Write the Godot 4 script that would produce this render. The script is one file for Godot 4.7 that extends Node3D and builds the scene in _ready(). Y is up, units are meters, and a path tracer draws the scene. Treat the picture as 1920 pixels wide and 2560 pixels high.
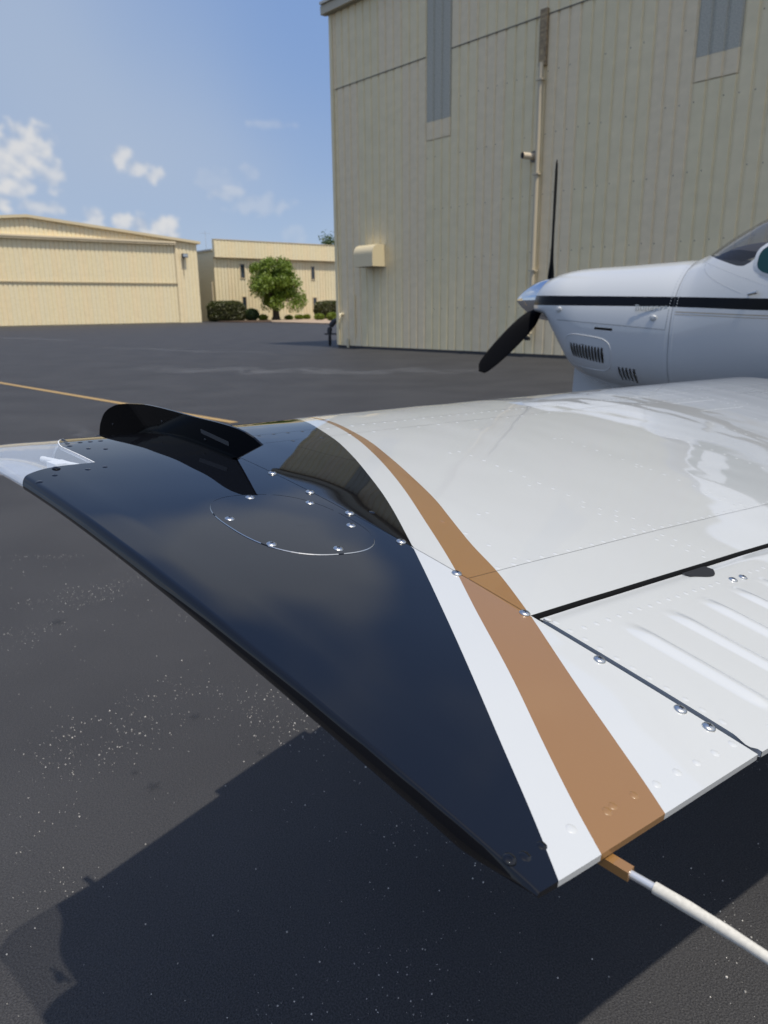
extends Node3D
# An apron at a small airfield: the tip of a low-wing aeroplane in front, hangars behind.

const EYE := 1.4152          # height of the camera above the ground
const K := 0.88              # wing units to metres
const TIP := 0.306           # spanwise reach of the tip cap beyond its joint
const HEAD := 0.78654        # heading of the aeroplane, left of -z

var used := {}
var mats := {}
var rng := RandomNumberGenerator.new()
var ripple := FastNoiseLite.new()
var hub := Vector3(1.39294, EYE + 0.0896, -6.31909)

# ---------------------------------------------------------------- naming and parts
func numbered(called: String) -> String:
	if not used.has(called):
		used[called] = 0
		return called
	used[called] += 1
	return "%s_%03d" % [called, used[called]]

func thing(called: String, label: String, category: String, at: Vector3, group := "") -> Node3D:
	var o := Node3D.new()
	o.name = numbered(called)
	o.position = at
	add_child(o, true)
	tag(o, label, category, group)
	return o

func tag(o: Node, label: String, category: String, group := "") -> void:
	o.set_meta("label", label)
	o.set_meta("category", category)
	if group != "":
		o.set_meta("group", group)

func part(called: String, mesh: Mesh, m: Material, parent: Node3D, local := false) -> MeshInstance3D:
	# meshes are given in world coordinates unless local
	var o := MeshInstance3D.new()
	var n := 0
	var plain := called
	while parent.has_node(NodePath(called)):
		n += 1
		called = "%s_%03d" % [plain, n]
	o.name = called
	o.mesh = mesh
	if m:
		o.material_override = m
	if not local and parent.get_parent() == self:
		o.position = -parent.position
	parent.add_child(o, true)
	return o

func setting(called: String, mesh: Mesh, m: Material) -> MeshInstance3D:
	var o := MeshInstance3D.new()
	o.name = called
	o.mesh = mesh
	o.material_override = m
	add_child(o, true)
	o.set_meta("kind", "structure")
	return o

# ---------------------------------------------------------------- mesh helpers
func begin() -> SurfaceTool:
	var st := SurfaceTool.new()
	st.begin(Mesh.PRIMITIVE_TRIANGLES)
	return st

func tri(st: SurfaceTool, a: Vector3, b: Vector3, c: Vector3, na: Vector3, nb: Vector3, nc: Vector3, ua := Vector2.ZERO, ub := Vector2.ZERO, uc := Vector2.ZERO) -> void:
	var g := (b - a).cross(c - a)
	if g.length_squared() < 1e-18:
		return
	if g.dot(na + nb + nc) > 0.0:
		var t := b; b = c; c = t
		t = nb; nb = nc; nc = t
		var u := ub; ub = uc; uc = u
	st.set_normal(na); st.set_uv(ua); st.add_vertex(a)
	st.set_normal(nb); st.set_uv(ub); st.add_vertex(b)
	st.set_normal(nc); st.set_uv(uc); st.add_vertex(c)

func face(st: SurfaceTool, a: Vector3, b: Vector3, c: Vector3, d: Vector3, out: Vector3) -> void:
	var n := (b - a).cross(d - a)
	if n.length_squared() < 1e-16:
		n = (c - b).cross(d - b)
	n = n.normalized()
	if n.dot(out) < 0.0:
		n = -n
	tri(st, a, b, c, n, n, n)
	tri(st, a, c, d, n, n, n)

func lattice(st: SurfaceTool, nu: int, nv: int, f: Callable, out: Callable) -> void:
	# a smooth surface from f(u, v), u and v in 0..1; out(p, u, v) tells the outer side
	var p: Array[Vector3] = []
	for j in nv + 1:
		for i in nu + 1:
			p.append(f.call(float(i) / nu, float(j) / nv))
	var nn: Array[Vector3] = []
	var w := nu + 1
	for j in nv + 1:
		for i in nu + 1:
			var du := p[j * w + mini(i + 1, nu)] - p[j * w + maxi(i - 1, 0)]
			var dv := p[mini(j + 1, nv) * w + i] - p[maxi(j - 1, 0) * w + i]
			var n := du.cross(dv)
			var o: Vector3 = out.call(p[j * w + i], float(i) / nu, float(j) / nv)
			if n.length_squared() < 1e-18:
				n = o
			n = n.normalized()
			if n.dot(o) < 0.0:
				n = -n
			nn.append(n)
	for j in nv:
		for i in nu:
			var a := j * w + i
			tri(st, p[a], p[a + 1], p[a + w + 1], nn[a], nn[a + 1], nn[a + w + 1])
			tri(st, p[a], p[a + w + 1], p[a + w], nn[a], nn[a + w + 1], nn[a + w])

func box(st: SurfaceTool, c: Vector3, x: Vector3, y: Vector3, z: Vector3) -> void:
	# centre and three half axes
	for s in [-1.0, 1.0]:
		face(st, c + x * s - y - z, c + x * s + y - z, c + x * s + y + z, c + x * s - y + z, x * s)
		face(st, c + y * s - x - z, c + y * s + x - z, c + y * s + x + z, c + y * s - x + z, y * s)
		face(st, c + z * s - x - y, c + z * s + x - y, c + z * s + x + y, c + z * s - x + y, z * s)

func tube(st: SurfaceTool, pts: Array, radii: Array, seg := 12, caps := true) -> void:
	var ring: Array = []
	for k in pts.size():
		var d: Vector3 = (pts[mini(k + 1, pts.size() - 1)] - pts[maxi(k - 1, 0)]).normalized()
		var a := d.cross(Vector3.UP if absf(d.y) < 0.9 else Vector3.RIGHT).normalized()
		var b := d.cross(a).normalized()
		var r: Array = []
		for i in seg:
			var t := TAU * i / seg
			var n := a * cos(t) + b * sin(t)
			r.append([pts[k] + n * radii[k], n])
		ring.append(r)
	for k in pts.size() - 1:
		for i in seg:
			var j := (i + 1) % seg
			var A = ring[k][i]; var B = ring[k][j]; var C = ring[k + 1][j]; var D = ring[k + 1][i]
			tri(st, A[0], B[0], C[0], A[1], B[1], C[1])
			tri(st, A[0], C[0], D[0], A[1], C[1], D[1])
	if caps:
		for e in [0, pts.size() - 1]:
			var d: Vector3 = (pts[e] - pts[1 if e == 0 else e - 1]).normalized()
			for i in seg:
				tri(st, pts[e], ring[e][i][0], ring[e][(i + 1) % seg][0], d, d, d)

func dome(st: SurfaceTool, at: Vector3, up: Vector3, r: float, h: float, seg := 10, rings := 3) -> void:
	var a := up.cross(Vector3(0.3, 0.1, 0.9)).normalized()
	var b := up.cross(a).normalized()
	lattice(st, seg, rings, func(u, v):
		var t: float = u * TAU
		var e: float = v * PI / 2
		return at + (a * cos(t) + b * sin(t)) * r * cos(e) + up * h * sin(e),
		func(p, _u, v): return (p - at) + up * (0.001 + r * v))

func mix(a: float, b: float, t: float) -> float:
	return a + (b - a) * t

func az(deg: float) -> Vector3:
	var a := deg_to_rad(deg)
	return Vector3(sin(a), 0, -cos(a))

func curve_at(xs: Array, ys: Array, x: float) -> float:
	# a smooth line through the points, straight beyond the ends
	var n := xs.size()
	if x <= xs[0]:
		return ys[0] + (x - xs[0]) * (ys[1] - ys[0]) / (xs[1] - xs[0])
	if x >= xs[n - 1]:
		return ys[n - 1] + (x - xs[n - 1]) * (ys[n - 1] - ys[n - 2]) / (xs[n - 1] - xs[n - 2])
	var k := 0
	while x > xs[k + 1]:
		k += 1
	var h: float = xs[k + 1] - xs[k]
	var t: float = (x - xs[k]) / h
	var d: float = (ys[k + 1] - ys[k]) / h
	var m0: float = d if k == 0 else (ys[k + 1] - ys[k - 1]) / (xs[k + 1] - xs[k - 1])
	var m1: float = d if k == n - 2 else (ys[k + 2] - ys[k]) / (xs[k + 2] - xs[k])
	var t2 := t * t
	var t3 := t2 * t
	return (2 * t3 - 3 * t2 + 1) * ys[k] + (t3 - 2 * t2 + t) * h * m0 + (-2 * t3 + 3 * t2) * ys[k + 1] + (t3 - t2) * h * m1

# ---------------------------------------------------------------- materials
func srgb(r: float, g: float, b: float, a := 1.0) -> Color:
	var c := Color(r, g, b).linear_to_srgb()
	c.a = a
	return c

func plain(key: String, c: Color, rough: float, metal := 0.0) -> StandardMaterial3D:
	if mats.has(key):
		return mats[key]
	var m := StandardMaterial3D.new()
	m.resource_name = key
	m.albedo_color = c
	m.roughness = rough
	m.metallic = metal
	mats[key] = m
	return m

func noise_tex(freq: float, seed_: int, lo: Color, hi: Color, size := 512, octaves := 4, kind := FastNoiseLite.TYPE_SIMPLEX_SMOOTH) -> ImageTexture:
	var n := FastNoiseLite.new()
	n.noise_type = kind
	n.seed = seed_
	n.frequency = freq
	n.fractal_octaves = octaves
	var img := n.get_seamless_image(size, size)
	img.convert(Image.FORMAT_RGB8)
	var data := img.get_data()
	for k in size * size:
		var t := data[k * 3] / 255.0
		data[k * 3] = int(mix(lo.r, hi.r, t) * 255)
		data[k * 3 + 1] = int(mix(lo.g, hi.g, t) * 255)
		data[k * 3 + 2] = int(mix(lo.b, hi.b, t) * 255)
	return ImageTexture.create_from_image(Image.create_from_data(size, size, false, Image.FORMAT_RGB8, data))

func textured(key: String, c: Color, rough: float, tex: Texture2D, scale: float, bump: Texture2D = null, depth := 0.0) -> StandardMaterial3D:
	if mats.has(key):
		return mats[key]
	var m := plain(key, c, rough)
	m.albedo_texture = tex
	m.uv1_triplanar = true
	m.uv1_world_triplanar = true
	m.uv1_scale = Vector3.ONE * scale
	if bump:
		m.heightmap_enabled = true
		m.heightmap_texture = bump
		m.heightmap_scale = depth
	return m

func gloss(key: String, c: Color) -> StandardMaterial3D:
	var m := plain(key, c, 0.4)
	m.clearcoat_enabled = true
	m.clearcoat = 1.0
	m.clearcoat_roughness = 0.03
	return m

func make_materials() -> void:
	gloss("white_paint", srgb(0.545, 0.56, 0.56))
	gloss("tan_paint", srgb(0.265, 0.135, 0.040))
	var k := plain("black_paint", srgb(0.0035, 0.004, 0.006), 0.02)
	k.metallic_specular = 0.5
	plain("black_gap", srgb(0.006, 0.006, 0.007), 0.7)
	plain("steel", srgb(0.62, 0.62, 0.60), 0.28, 1.0)
	plain("chrome", srgb(0.78, 0.79, 0.80), 0.06, 1.0)
	plain("propeller_black", srgb(0.004, 0.0045, 0.006), 0.45).metallic_specular = 0.15
	plain("rubber", srgb(0.014, 0.014, 0.015), 0.75)
	plain("dark_plastic", srgb(0.03, 0.03, 0.034), 0.5)
	plain("white_plastic", srgb(0.78, 0.80, 0.82), 0.35)
	plain("aluminium", srgb(0.6, 0.61, 0.62), 0.35, 1.0)

func mat(key: String) -> Material:
	return mats[key]

# ---------------------------------------------------------------- the wing as a surface
var forward := az(-rad_to_deg(HEAD))
var inboard := az(-rad_to_deg(HEAD) + 90.0)

func tip_at(x: float) -> float:
	return mix(0.306, 0.279, clampf(x, 0.0, 1.0))

func chord_fore(s: float) -> float:
	# forward place of the leading edge
	var f := 0.1963 * s if s < 0.65 else 0.1963 * 0.65 + 0.17542 * (s - 0.65)
	if s < 0.0:
		f = 0.07 * s
		var r := 0.09
		var e := -s - (TIP - r)
		if e > 0.0:
			e = minf(e, r)
			f -= (r - sqrt(maxf(r * r - e * e, 0.0))) * 0.8
	return f

func wing_heights(s: float, x: float) -> Vector2:
	# upper and lower height over the chord line, in chords
	var sc := maxf(s, 0.0)
	var t := 0.1281 + 0.00269 * minf(sc, 5.0)
	x = clampf(x, 0.0, 1.0)
	var yt := 5 * t * (0.2969 * sqrt(x) - 0.126 * x - 0.3516 * x * x + 0.2843 * x * x * x - 0.1015 * x * x * x * x) + 0.0010 * x
	var q := 0.2025
	var k1 := 15.957
	var yc := k1 / 6 * (x * x * x - 3 * q * x * x + q * q * (3 - q) * x) if x < q else k1 * q * q * q / 6 * (1 - x)
	yc *= 0.899
	return Vector2(yc + yt, yc - yt)

func W(s: float, x: float, side := 1.0, lift := 0.0) -> Vector3:
	var rear := chord_fore(minf(s, 0.0)) if s < 0.0 else chord_fore(s)
	var c := 1.1 + 0.31209 * s
	var lead := chord_fore(s)
	var tail := (0.1963 * s if s < 0.65 else 0.1963 * 0.65 + 0.17542 * (s - 0.65)) - c
	c = lead - tail
	rear = lead
	var hh := wing_heights(s, x)
	var zu := hh.x * c
	var zl := hh.y * c
	if s < 0.0:
		var b := smoothstep(0.0, 0.26, -s)
		zl = mix(zl, maxf(zl, zu - 0.021), b)
		var e := s + tip_at(x)
		zu -= (0.0045 - 0.0035 * x) * pow(clampf(1.0 - e / 0.05, 0.0, 1.0), 2.0)
		var r := 0.010 - 0.007 * x * x
		if e < r:
			var m := (zu + zl) / 2
			var h := (zu - zl) / 2 * sqrt(maxf(1.0 - pow(1.0 - e / r, 2.0), 0.0))
			zu = m + h
			zl = m - h
	var z := (zu if side > 0 else zl) + lift / K
	if side > 0 and s > 0.0 and x > 0.02:
		z += 0.0009 * ripple.get_noise_2d(s * 100.0, x * 110.0) * smoothstep(0.0, 0.1, s)
	if side > 0 and s < 0.0:
		z += 0.00028 * ripple.get_noise_2d(s * 150.0 + 300.0, x * 150.0) * smoothstep(0.0, 0.03, -s)
	var a := 0.09559 + 0.01743 * clampf(s, 0.0, 5.0)
	var fx := rear - x * c * cos(a) - z * sin(a)
	var vy := -x * c * sin(a) + z * cos(a) - tan(0.07349) * s
	var p := Vector3(-0.46634, -0.25708, -1.3019) + forward * fx + inboard * s + Vector3.UP * vy
	return p * K + Vector3.UP * EYE

func wing_normal(s: float, x: float) -> Vector3:
	var d := 0.004
	var n := (W(s + d, x) - W(s - d, x)).cross(W(s, x + d) - W(s, maxf(x - d, 0.0))).normalized()
	return n if n.y > 0 else -n

# paint lines across the wing: span place of each edge against the chord fraction
func edge_black(x: float) -> float:
	return curve_at([0.0, 0.1515, 0.2303, 0.3186, 0.4302, 0.5327, 0.6338, 0.713, 0.8376, 0.9018, 0.9537, 1.003], [0.372, 0.309, 0.2674, 0.2209, 0.1488, 0.0797, 0.004, -0.0538, -0.1443, -0.1906, -0.227, -0.263], x)

func edge_stripe(x: float) -> float:
	return curve_at([0.0, 0.14, 0.2042, 0.2681, 0.3365, 0.4145, 0.4902, 0.587, 0.6739, 0.7601, 0.8515, 0.9159, 0.9648, 1.0044], [0.403, 0.355, 0.3284, 0.2989, 0.2602, 0.2088, 0.1559, 0.0836, 0.0193, -0.0465, -0.112, -0.1603, -0.1949, -0.2202], x)

func edge_tan(x: float) -> float:
	return curve_at([0.0, 0.14, 0.175, 0.2458, 0.3299, 0.4016, 0.4747, 0.5437, 0.5985, 0.6584, 0.7158, 0.7836, 0.8733, 0.9367, 0.9749, 1.0045], [0.405, 0.366, 0.3551, 0.326, 0.2874, 0.2456, 0.203, 0.1615, 0.1232, 0.0826, 0.0498, 0.0037, -0.0598, -0.1013, -0.1255, -0.1453], x)

func band_edges(x: float) -> Array:
	return [-9.0, edge_black(x), edge_stripe(x), edge_tan(x), 99.0]

const BAND := ["black_paint", "white_paint", "tan_paint", "white_paint"]

func band_of(s: float, x: float) -> String:
	var e := band_edges(x)
	for b in 4:
		if s < e[b + 1]:
			return BAND[b]
	return "white_paint"

func painted(called: String, parent: Node3D, x0: float, x1: float, rows: int, from: Callable, to: Callable, cols: Array, side := 1.0, bumps = null, close_tail := false) -> MeshInstance3D:
	# one skin in its paint colours: a surface of the mesh for each band
	var am := ArrayMesh.new()
	var names: Array = []
	for b in 4:
		var st := begin()
		var any := false
		var p: Array = []
		for j in rows + 1:
			var v := float(j) / rows
			var x := mix(x0, x1, v * v if x0 == 0.0 else v)
			var lo: float = from.call(x)
			var hi: float = to.call(x)
			var e := band_edges(x) if side > 0 else [-9.0, edge_black(x), edge_stripe(x), edge_tan(x), 99.0]
			var a := clampf(e[b], lo, hi)
			var z := clampf(e[b + 1], lo, hi)
			var row: Array = []
			var n: int = cols[b]
			for i in n + 1:
				var u := float(i) / n
				if b == 0 and lo < -0.1:
					u = u * u
				var s := mix(a, z, u)
				var l: float = bumps.call(s, x) if bumps != null else 0.0
				var d := 0.003
				var here := W(s, x, side, l)
				var n3: Vector3
				if s - lo < 0.02 and lo < -0.2:
					var s1 := minf(s + 0.0015, hi)
					var s0 := maxf(s - 0.0015, -tip_at(x) + 0.00001)
					n3 = (W(s1, x, side) - W(s0, x, side)).cross(W(s, minf(x + d, 1.0), side) - W(s, maxf(x - d, 0.0), side))
				else:
					var lb: float = (bumps.call(s + 0.001, x) - bumps.call(s - 0.001, x)) if bumps != null else 0.0
					var lx: float = (bumps.call(s, x + d) - bumps.call(s, x - d)) if bumps != null else 0.0
					n3 = (W(s + 0.001, x, side, lb) - W(s - 0.001, x, side)).cross(W(s, minf(x + d, 1.0), side, lx) - W(s, maxf(x - d, 0.0), side))
				n3 = n3.normalized()
				var o := Vector3.UP * side
				if x < 0.004:
					o = forward + Vector3.UP * side * 0.3
					if n3.length_squared() < 0.5:
						n3 = forward
				if n3.dot(o) < 0.0:
					n3 = -n3
				row.append([here, n3, z - a])
			p.append(row)
		for j in rows:
			if p[j][0][2] < 1e-5 and p[j + 1][0][2] < 1e-5:
				continue
			any = true
			for i in p[j].size() - 1:
				var A = p[j][i]; var B = p[j][i + 1]; var C = p[j + 1][i + 1]; var D = p[j + 1][i]
				tri(st, A[0], B[0], C[0], A[1], B[1], C[1])
				tri(st, A[0], C[0], D[0], A[1], C[1], D[1])
			if close_tail and j == rows - 1:
				for i in p[j].size() - 1:
					var x := x1
					var s0 := mix(clampf(band_edges(x)[b], from.call(x), to.call(x)), clampf(band_edges(x)[b + 1], from.call(x), to.call(x)), float(i) / (p[j].size() - 1))
					var s1 := mix(clampf(band_edges(x)[b], from.call(x), to.call(x)), clampf(band_edges(x)[b + 1], from.call(x), to.call(x)), float(i + 1) / (p[j].size() - 1))
					if s1 - s0 > 1e-6:
						face(st, W(s0, x, 1), W(s1, x, 1), W(s1, x, -1), W(s0, x, -1), -forward)
		if any:
			st.commit(am)
			names.append(BAND[b])
	var o := part(called, am, null, parent)
	for k in names.size():
		am.surface_set_material(k, mat(names[k]))
	return o

func wall_across(st: SurfaceTool, s0: float, s1: float, x0: float, x1: float, n: int, out: Vector3, top := 0.0) -> void:
	# a rib or spar web from the upper to the lower skin
	for k in n:
		var a := float(k) / n
		var b := float(k + 1) / n
		face(st, W(mix(s0, s1, a), mix(x0, x1, a), 1, top), W(mix(s0, s1, b), mix(x0, x1, b), 1, top), W(mix(s0, s1, b), mix(x0, x1, b), -1), W(mix(s0, s1, a), mix(x0, x1, a), -1), out)

func lens_edge(x: float) -> float:
	return curve_at([0.0, 0.05, 0.094, 0.1453, 0.1839, 0.2017, 0.287], [-0.132, -0.139, -0.152, -0.1816, -0.196, -0.1978, -0.1976], x)

func bead(s: float, x: float) -> float:
	# pressed stiffeners of the aileron
	var k := roundf((s - 0.0925) / 0.0858)
	if k < 0:
		return 0.0
	var d := absf(s - 0.0925 - 0.0858 * k)
	if d > 0.0145:
		return 0.0
	var l := smoothstep(0.834, 0.866, x) * (1.0 - smoothstep(0.955, 0.98, x))
	return 0.0032 * l * pow(cos(d / 0.0145 * PI / 2), 1.4)

func screw_mesh() -> ArrayMesh:
	# a truss head; raised black bars paint the shade of its cross recess
	var am := ArrayMesh.new()
	var st := begin()
	var R := 0.0052
	lattice(st, 16, 5, func(u, v):
		var t: float = u * TAU
		var e: float = v * PI / 2
		return Vector3(cos(t) * R * cos(e), 0.0004 + 0.0021 * sin(e), sin(t) * R * cos(e)),
		func(p, _u, v): return Vector3(p.x, 0.0005 + v * 0.01, p.z))
	for i in 16:
		var a := Vector3(cos(TAU * i / 16) * R, 0, sin(TAU * i / 16) * R)
		var b := Vector3(cos(TAU * (i + 1) / 16) * R, 0, sin(TAU * (i + 1) / 16) * R)
		face(st, a, b, b + Vector3.UP * 0.0004, a + Vector3.UP * 0.0004, a)
	st.commit(am)
	st = begin()
	for q in 2:
		var d := Vector3(1, 0, 0) if q == 0 else Vector3(0, 0, 1)
		var w := Vector3(0, 0, 1) if q == 0 else Vector3(1, 0, 0)
		box(st, Vector3(0, 0.0023, 0), d * 0.0019, Vector3.UP * 0.00028, w * 0.00045)
	st.commit(am)
	am.surface_set_material(0, mat("steel"))
	am.surface_set_material(1, mat("black_gap"))
	return am

func put_screw(parent: Node3D, mesh: Mesh, s: float, x: float, m: Material = null, size := 1.0) -> void:
	var o := part("screw", mesh, m, parent)
	var n := wing_normal(s, x)
	var a := n.cross(forward).normalized().rotated(n, rng.randf() * TAU)
	o.transform = Transform3D(Basis(a, n, a.cross(n)) * size, W(s, x, 1, 0.0001) - (parent.position if parent.get_parent() == self else Vector3.ZERO))

func rivet_rows(parent: Node3D, rows: Array, r := 0.0034, h := 0.0007) -> void:
	# rows of [s0, x0, s1, x1, count], joined by paint colour
	var sts := {}
	for q in rows:
		for k in int(q[4]):
			var t := float(k) / maxf(1.0, q[4] - 1.0)
			var s := mix(q[0], q[2], t) + rng.randf_range(-0.0006, 0.0006)
			var x := mix(q[1], q[3], t) + rng.randf_range(-0.0006, 0.0006)
			var key := band_of(s, x)
			if not sts.has(key):
				sts[key] = begin()
			dome(sts[key], W(s, x, 1, bead(s, x) if x > 0.8 and s > 0.008 else 0.0) - Vector3.UP * 0.0001, wing_normal(s, x), r * rng.randf_range(0.9, 1.08), h, 8, 2)
	for key in sts:
		var o := part("rivets", sts[key].commit(), mat(key), parent)
		o.set_meta("kind", "stuff")

# ---------------------------------------------------------------- scene
func _ready() -> void:
	rng.seed = 20240611
	ripple.seed = 7
	ripple.frequency = 0.035
	ripple.fractal_octaves = 2
	# camera
	var cam := Camera3D.new()
	cam.name = "camera"
	var th := deg_to_rad(15.55)
	var ro := deg_to_rad(-0.616)
	var F := Vector3(0, -sin(th), -cos(th))
	var U0 := Vector3(0, cos(th), -sin(th))
	var R := Vector3.RIGHT * cos(ro) + U0 * sin(ro)
	var U := U0 * cos(ro) - Vector3.RIGHT * sin(ro)
	cam.transform = Transform3D(Basis(R, U, -F), Vector3(0, EYE, 0))
	var lens := CameraAttributesPhysical.new()
	lens.frustum_focal_length = 17.157
	lens.frustum_focus_distance = 0.70
	lens.frustum_near = 0.05
	lens.frustum_far = 1500.0
	lens.exposure_aperture = 9.0
	cam.attributes = lens
	cam.fov = 69.95
	cam.near = 0.05
	cam.far = 1500.0
	add_child(cam, true)
	cam.current = true
	# sky, sun and exposure
	var env := Environment.new()
	env.background_mode = Environment.BG_SKY
	var sky := Sky.new()
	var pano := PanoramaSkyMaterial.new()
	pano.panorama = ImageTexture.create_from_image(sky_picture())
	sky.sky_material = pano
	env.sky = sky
	env.tonemap_mode = Environment.TONE_MAPPER_LINEAR
	env.tonemap_exposure = 1.4
	env.sdfgi_enabled = true
	env.ssao_enabled = true
	env.ssil_enabled = true
	var we := WorldEnvironment.new()
	we.name = "world_environment"
	we.environment = env
	add_child(we, true)
	var sun := DirectionalLight3D.new()
	sun.name = "sun"
	var el := deg_to_rad(65.5)
	var to_sun := az(142.0) * cos(el) + Vector3.UP * sin(el)
	sun.look_at_from_position(to_sun * 10.0, Vector3.ZERO, Vector3.UP)
	sun.light_energy = 0.81
	sun.light_color = Color(1.0, 0.965, 0.9)
	sun.light_angular_distance = 0.5
	sun.shadow_enabled = true
	add_child(sun, true)

	make_materials()
	build_ground()
	build_large_hangar()
	build_far_hangar()
	build_office()
	build_plants()
	build_cart()
	build_aeroplane()
	build_grit()

# ---------------------------------------------------------------- sky
func sky_picture() -> Image:
	var w := 2560
	var h := 1280
	var img := Image.create(w, h, false, Image.FORMAT_RGBAF)
	img.fill(Color(0.12, 0.125, 0.13))
	var fine := FastNoiseLite.new()
	fine.seed = 11; fine.frequency = 0.05; fine.fractal_octaves = 5; fine.fractal_gain = 0.48
	var veil := FastNoiseLite.new()
	veil.seed = 23; veil.frequency = 0.012; veil.fractal_octaves = 4
	var mid := FastNoiseLite.new()
	mid.seed = 31; mid.frequency = 0.02; mid.fractal_octaves = 4; mid.fractal_gain = 0.5
	var low := FastNoiseLite.new()
	low.seed = 5; low.frequency = 0.028; low.fractal_octaves = 2
	# heaped clouds seen over the roofs: azimuth, height, half widths, density
	var heaps := [[-25.6, 9.4, 2.4, 1.8, 0.92], [-23.6, 10.4, 1.6, 1.4, 0.88], [-26.4, 7.4, 1.7, 1.3, 0.9], [-22.5, 8.7, 1.0, 1.0, 0.7], [-29.0, 9.5, 3.0, 2.6, 1.0], [-24.8, 8.2, 1.6, 1.0, 0.7],
		[-17.9, 10.0, 0.75, 0.75, 0.8], [-16.9, 9.4, 1.1, 0.6, 0.75], [-15.9, 8.9, 0.7, 0.55, 0.75], [-23.4, 6.7, 1.4, 0.5, 0.6], [-20.0, 6.35, 0.9, 0.5, 0.7], [-18.3, 5.9, 0.7, 0.7, 0.85], [-17.0, 5.7, 0.75, 0.7, 0.9], [-15.6, 5.6, 1.1, 0.95, 0.9],
		[-20.6, 5.6, 1.3, 0.4, 0.7], [-10.9, 7.9, 1.3, 0.6, 0.36], [-8.8, 7.2, 2.4, 0.8, 0.24], [-9.3, 9.3, 0.8, 0.6, 0.16], [-11.7, 8.8, 1.7, 0.8, 0.12], [-7.7, 12.3, 1.6, 0.30, 0.22], [-6.4, 5.2, 0.9, 0.7, 0.16]]
	var to_sun := az(142.0) * cos(deg_to_rad(65.5)) + Vector3.UP * sin(deg_to_rad(65.5))
	for y in h / 2:
		var elev := 90.0 - (y + 0.5) / h * 180.0
		var se := sin(deg_to_rad(elev))
		var ce := cos(deg_to_rad(elev))
		var t := pow(1.0 - se, 3.2)
		var base := Color(0.055, 0.145, 0.385).lerp(Color(0.11, 0.218, 0.42), smoothstep(0.0, 1.0, pow(1.0 - se, 1.4)))
		base = base.lerp(Color(0.215, 0.31, 0.44), smoothstep(0.42, 0.95, t))
		for x in w:
			var aa := wrapf((float(x) + 0.5) / w * TAU, -PI, PI)
			var d := Vector3(sin(aa) * ce, se, -cos(aa) * ce)
			var c := base
			# thin high veil
			var q := d / (se + 0.30)
			var v := veil.get_noise_3d(q.x * 30.0 + 296.0, q.z * 16.0 + 18.0, 3.0)
			var va := smoothstep(-0.10, 0.50, v) * 0.8
			c = c.lerp(Color(0.23, 0.30, 0.415), va * (1.0 - 0.75 * smoothstep(18.0, 38.0, elev)))
			# middle clouds, as in the gloss of the wing
			if elev > 14.0:
				var p := d / (se + 0.1)
				var m := mid.get_noise_3d(p.x * 34.0 + 1325.0, p.z * 34.0, 9.0)
				var ma := smoothstep(-0.04, 0.30, m) * 0.85 * smoothstep(16.0, 30.0, elev)
				if ma > 0.0:
					c = c.lerp(Color(0.41, 0.46, 0.555), ma)
			# haze that brightens towards the sun, boosted low down to lift shaded walls
			var near_sun := exp(-acos(clampf(d.dot(to_sun), -1.0, 1.0)) / 0.30)
			c = c.lerp(Color(1.4, 1.36, 1.28), near_sun * 0.6)
			var fill_glare := exp(-acos(clampf(d.dot(to_sun), -1.0, 1.0)) / 0.78)
			c = c.lerp(Color(1.35, 1.27, 1.12), fill_glare * (0.10 + 0.95 * exp(-elev / 16.0)))
			if elev < 22.0:
				var deg := rad_to_deg(aa)
				var n := fine.get_noise_2d(deg * 13.0, elev * 16.0)
				var k := 0.0
				var den := 0.0
				if elev < 15.0 and deg < 0.0 and deg > -40.0:
					for b in heaps:
						var r: float = 1.5 - sqrt(pow((deg - b[0]) / b[2], 2.0) + pow((elev - b[1]) / b[3], 2.0))
						if r > 0.0:
							var kb: float = smoothstep(0.36, 0.92, r + n * 0.62) * b[4]
							if kb > k:
								k = kb
								den = r
				else:
					# the same sort of clouds all round the horizon
					var g := low.get_noise_2d(deg * 6.0, elev * 14.0)
					den = clampf(g * 2.2 + 0.1, 0.0, 1.3) * smoothstep(2.0, 4.0, elev) * (1.0 - smoothstep(9.0, 13.0, elev)) * smoothstep(0.0, 6.0, minf(absf(deg), absf(deg + 40.0)))
					k = 0.8 * smoothstep(0.40, 0.95, den + n * 0.75) if den > 0.0 else 0.0
				if k > 0.0:
					var n2 := fine.get_noise_2d(deg * 13.0 - 4.0, elev * 16.0 + 9.0)
					var lit := clampf(0.66 + (n - n2) * 0.8 + (den - 0.9) * 0.3, 0.0, 1.0)
					c = c.lerp(Color(0.29, 0.345, 0.44).lerp(Color(0.53, 0.525, 0.52), lit), k * 0.95)
			img.set_pixel(x, y, c)
	return img

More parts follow.
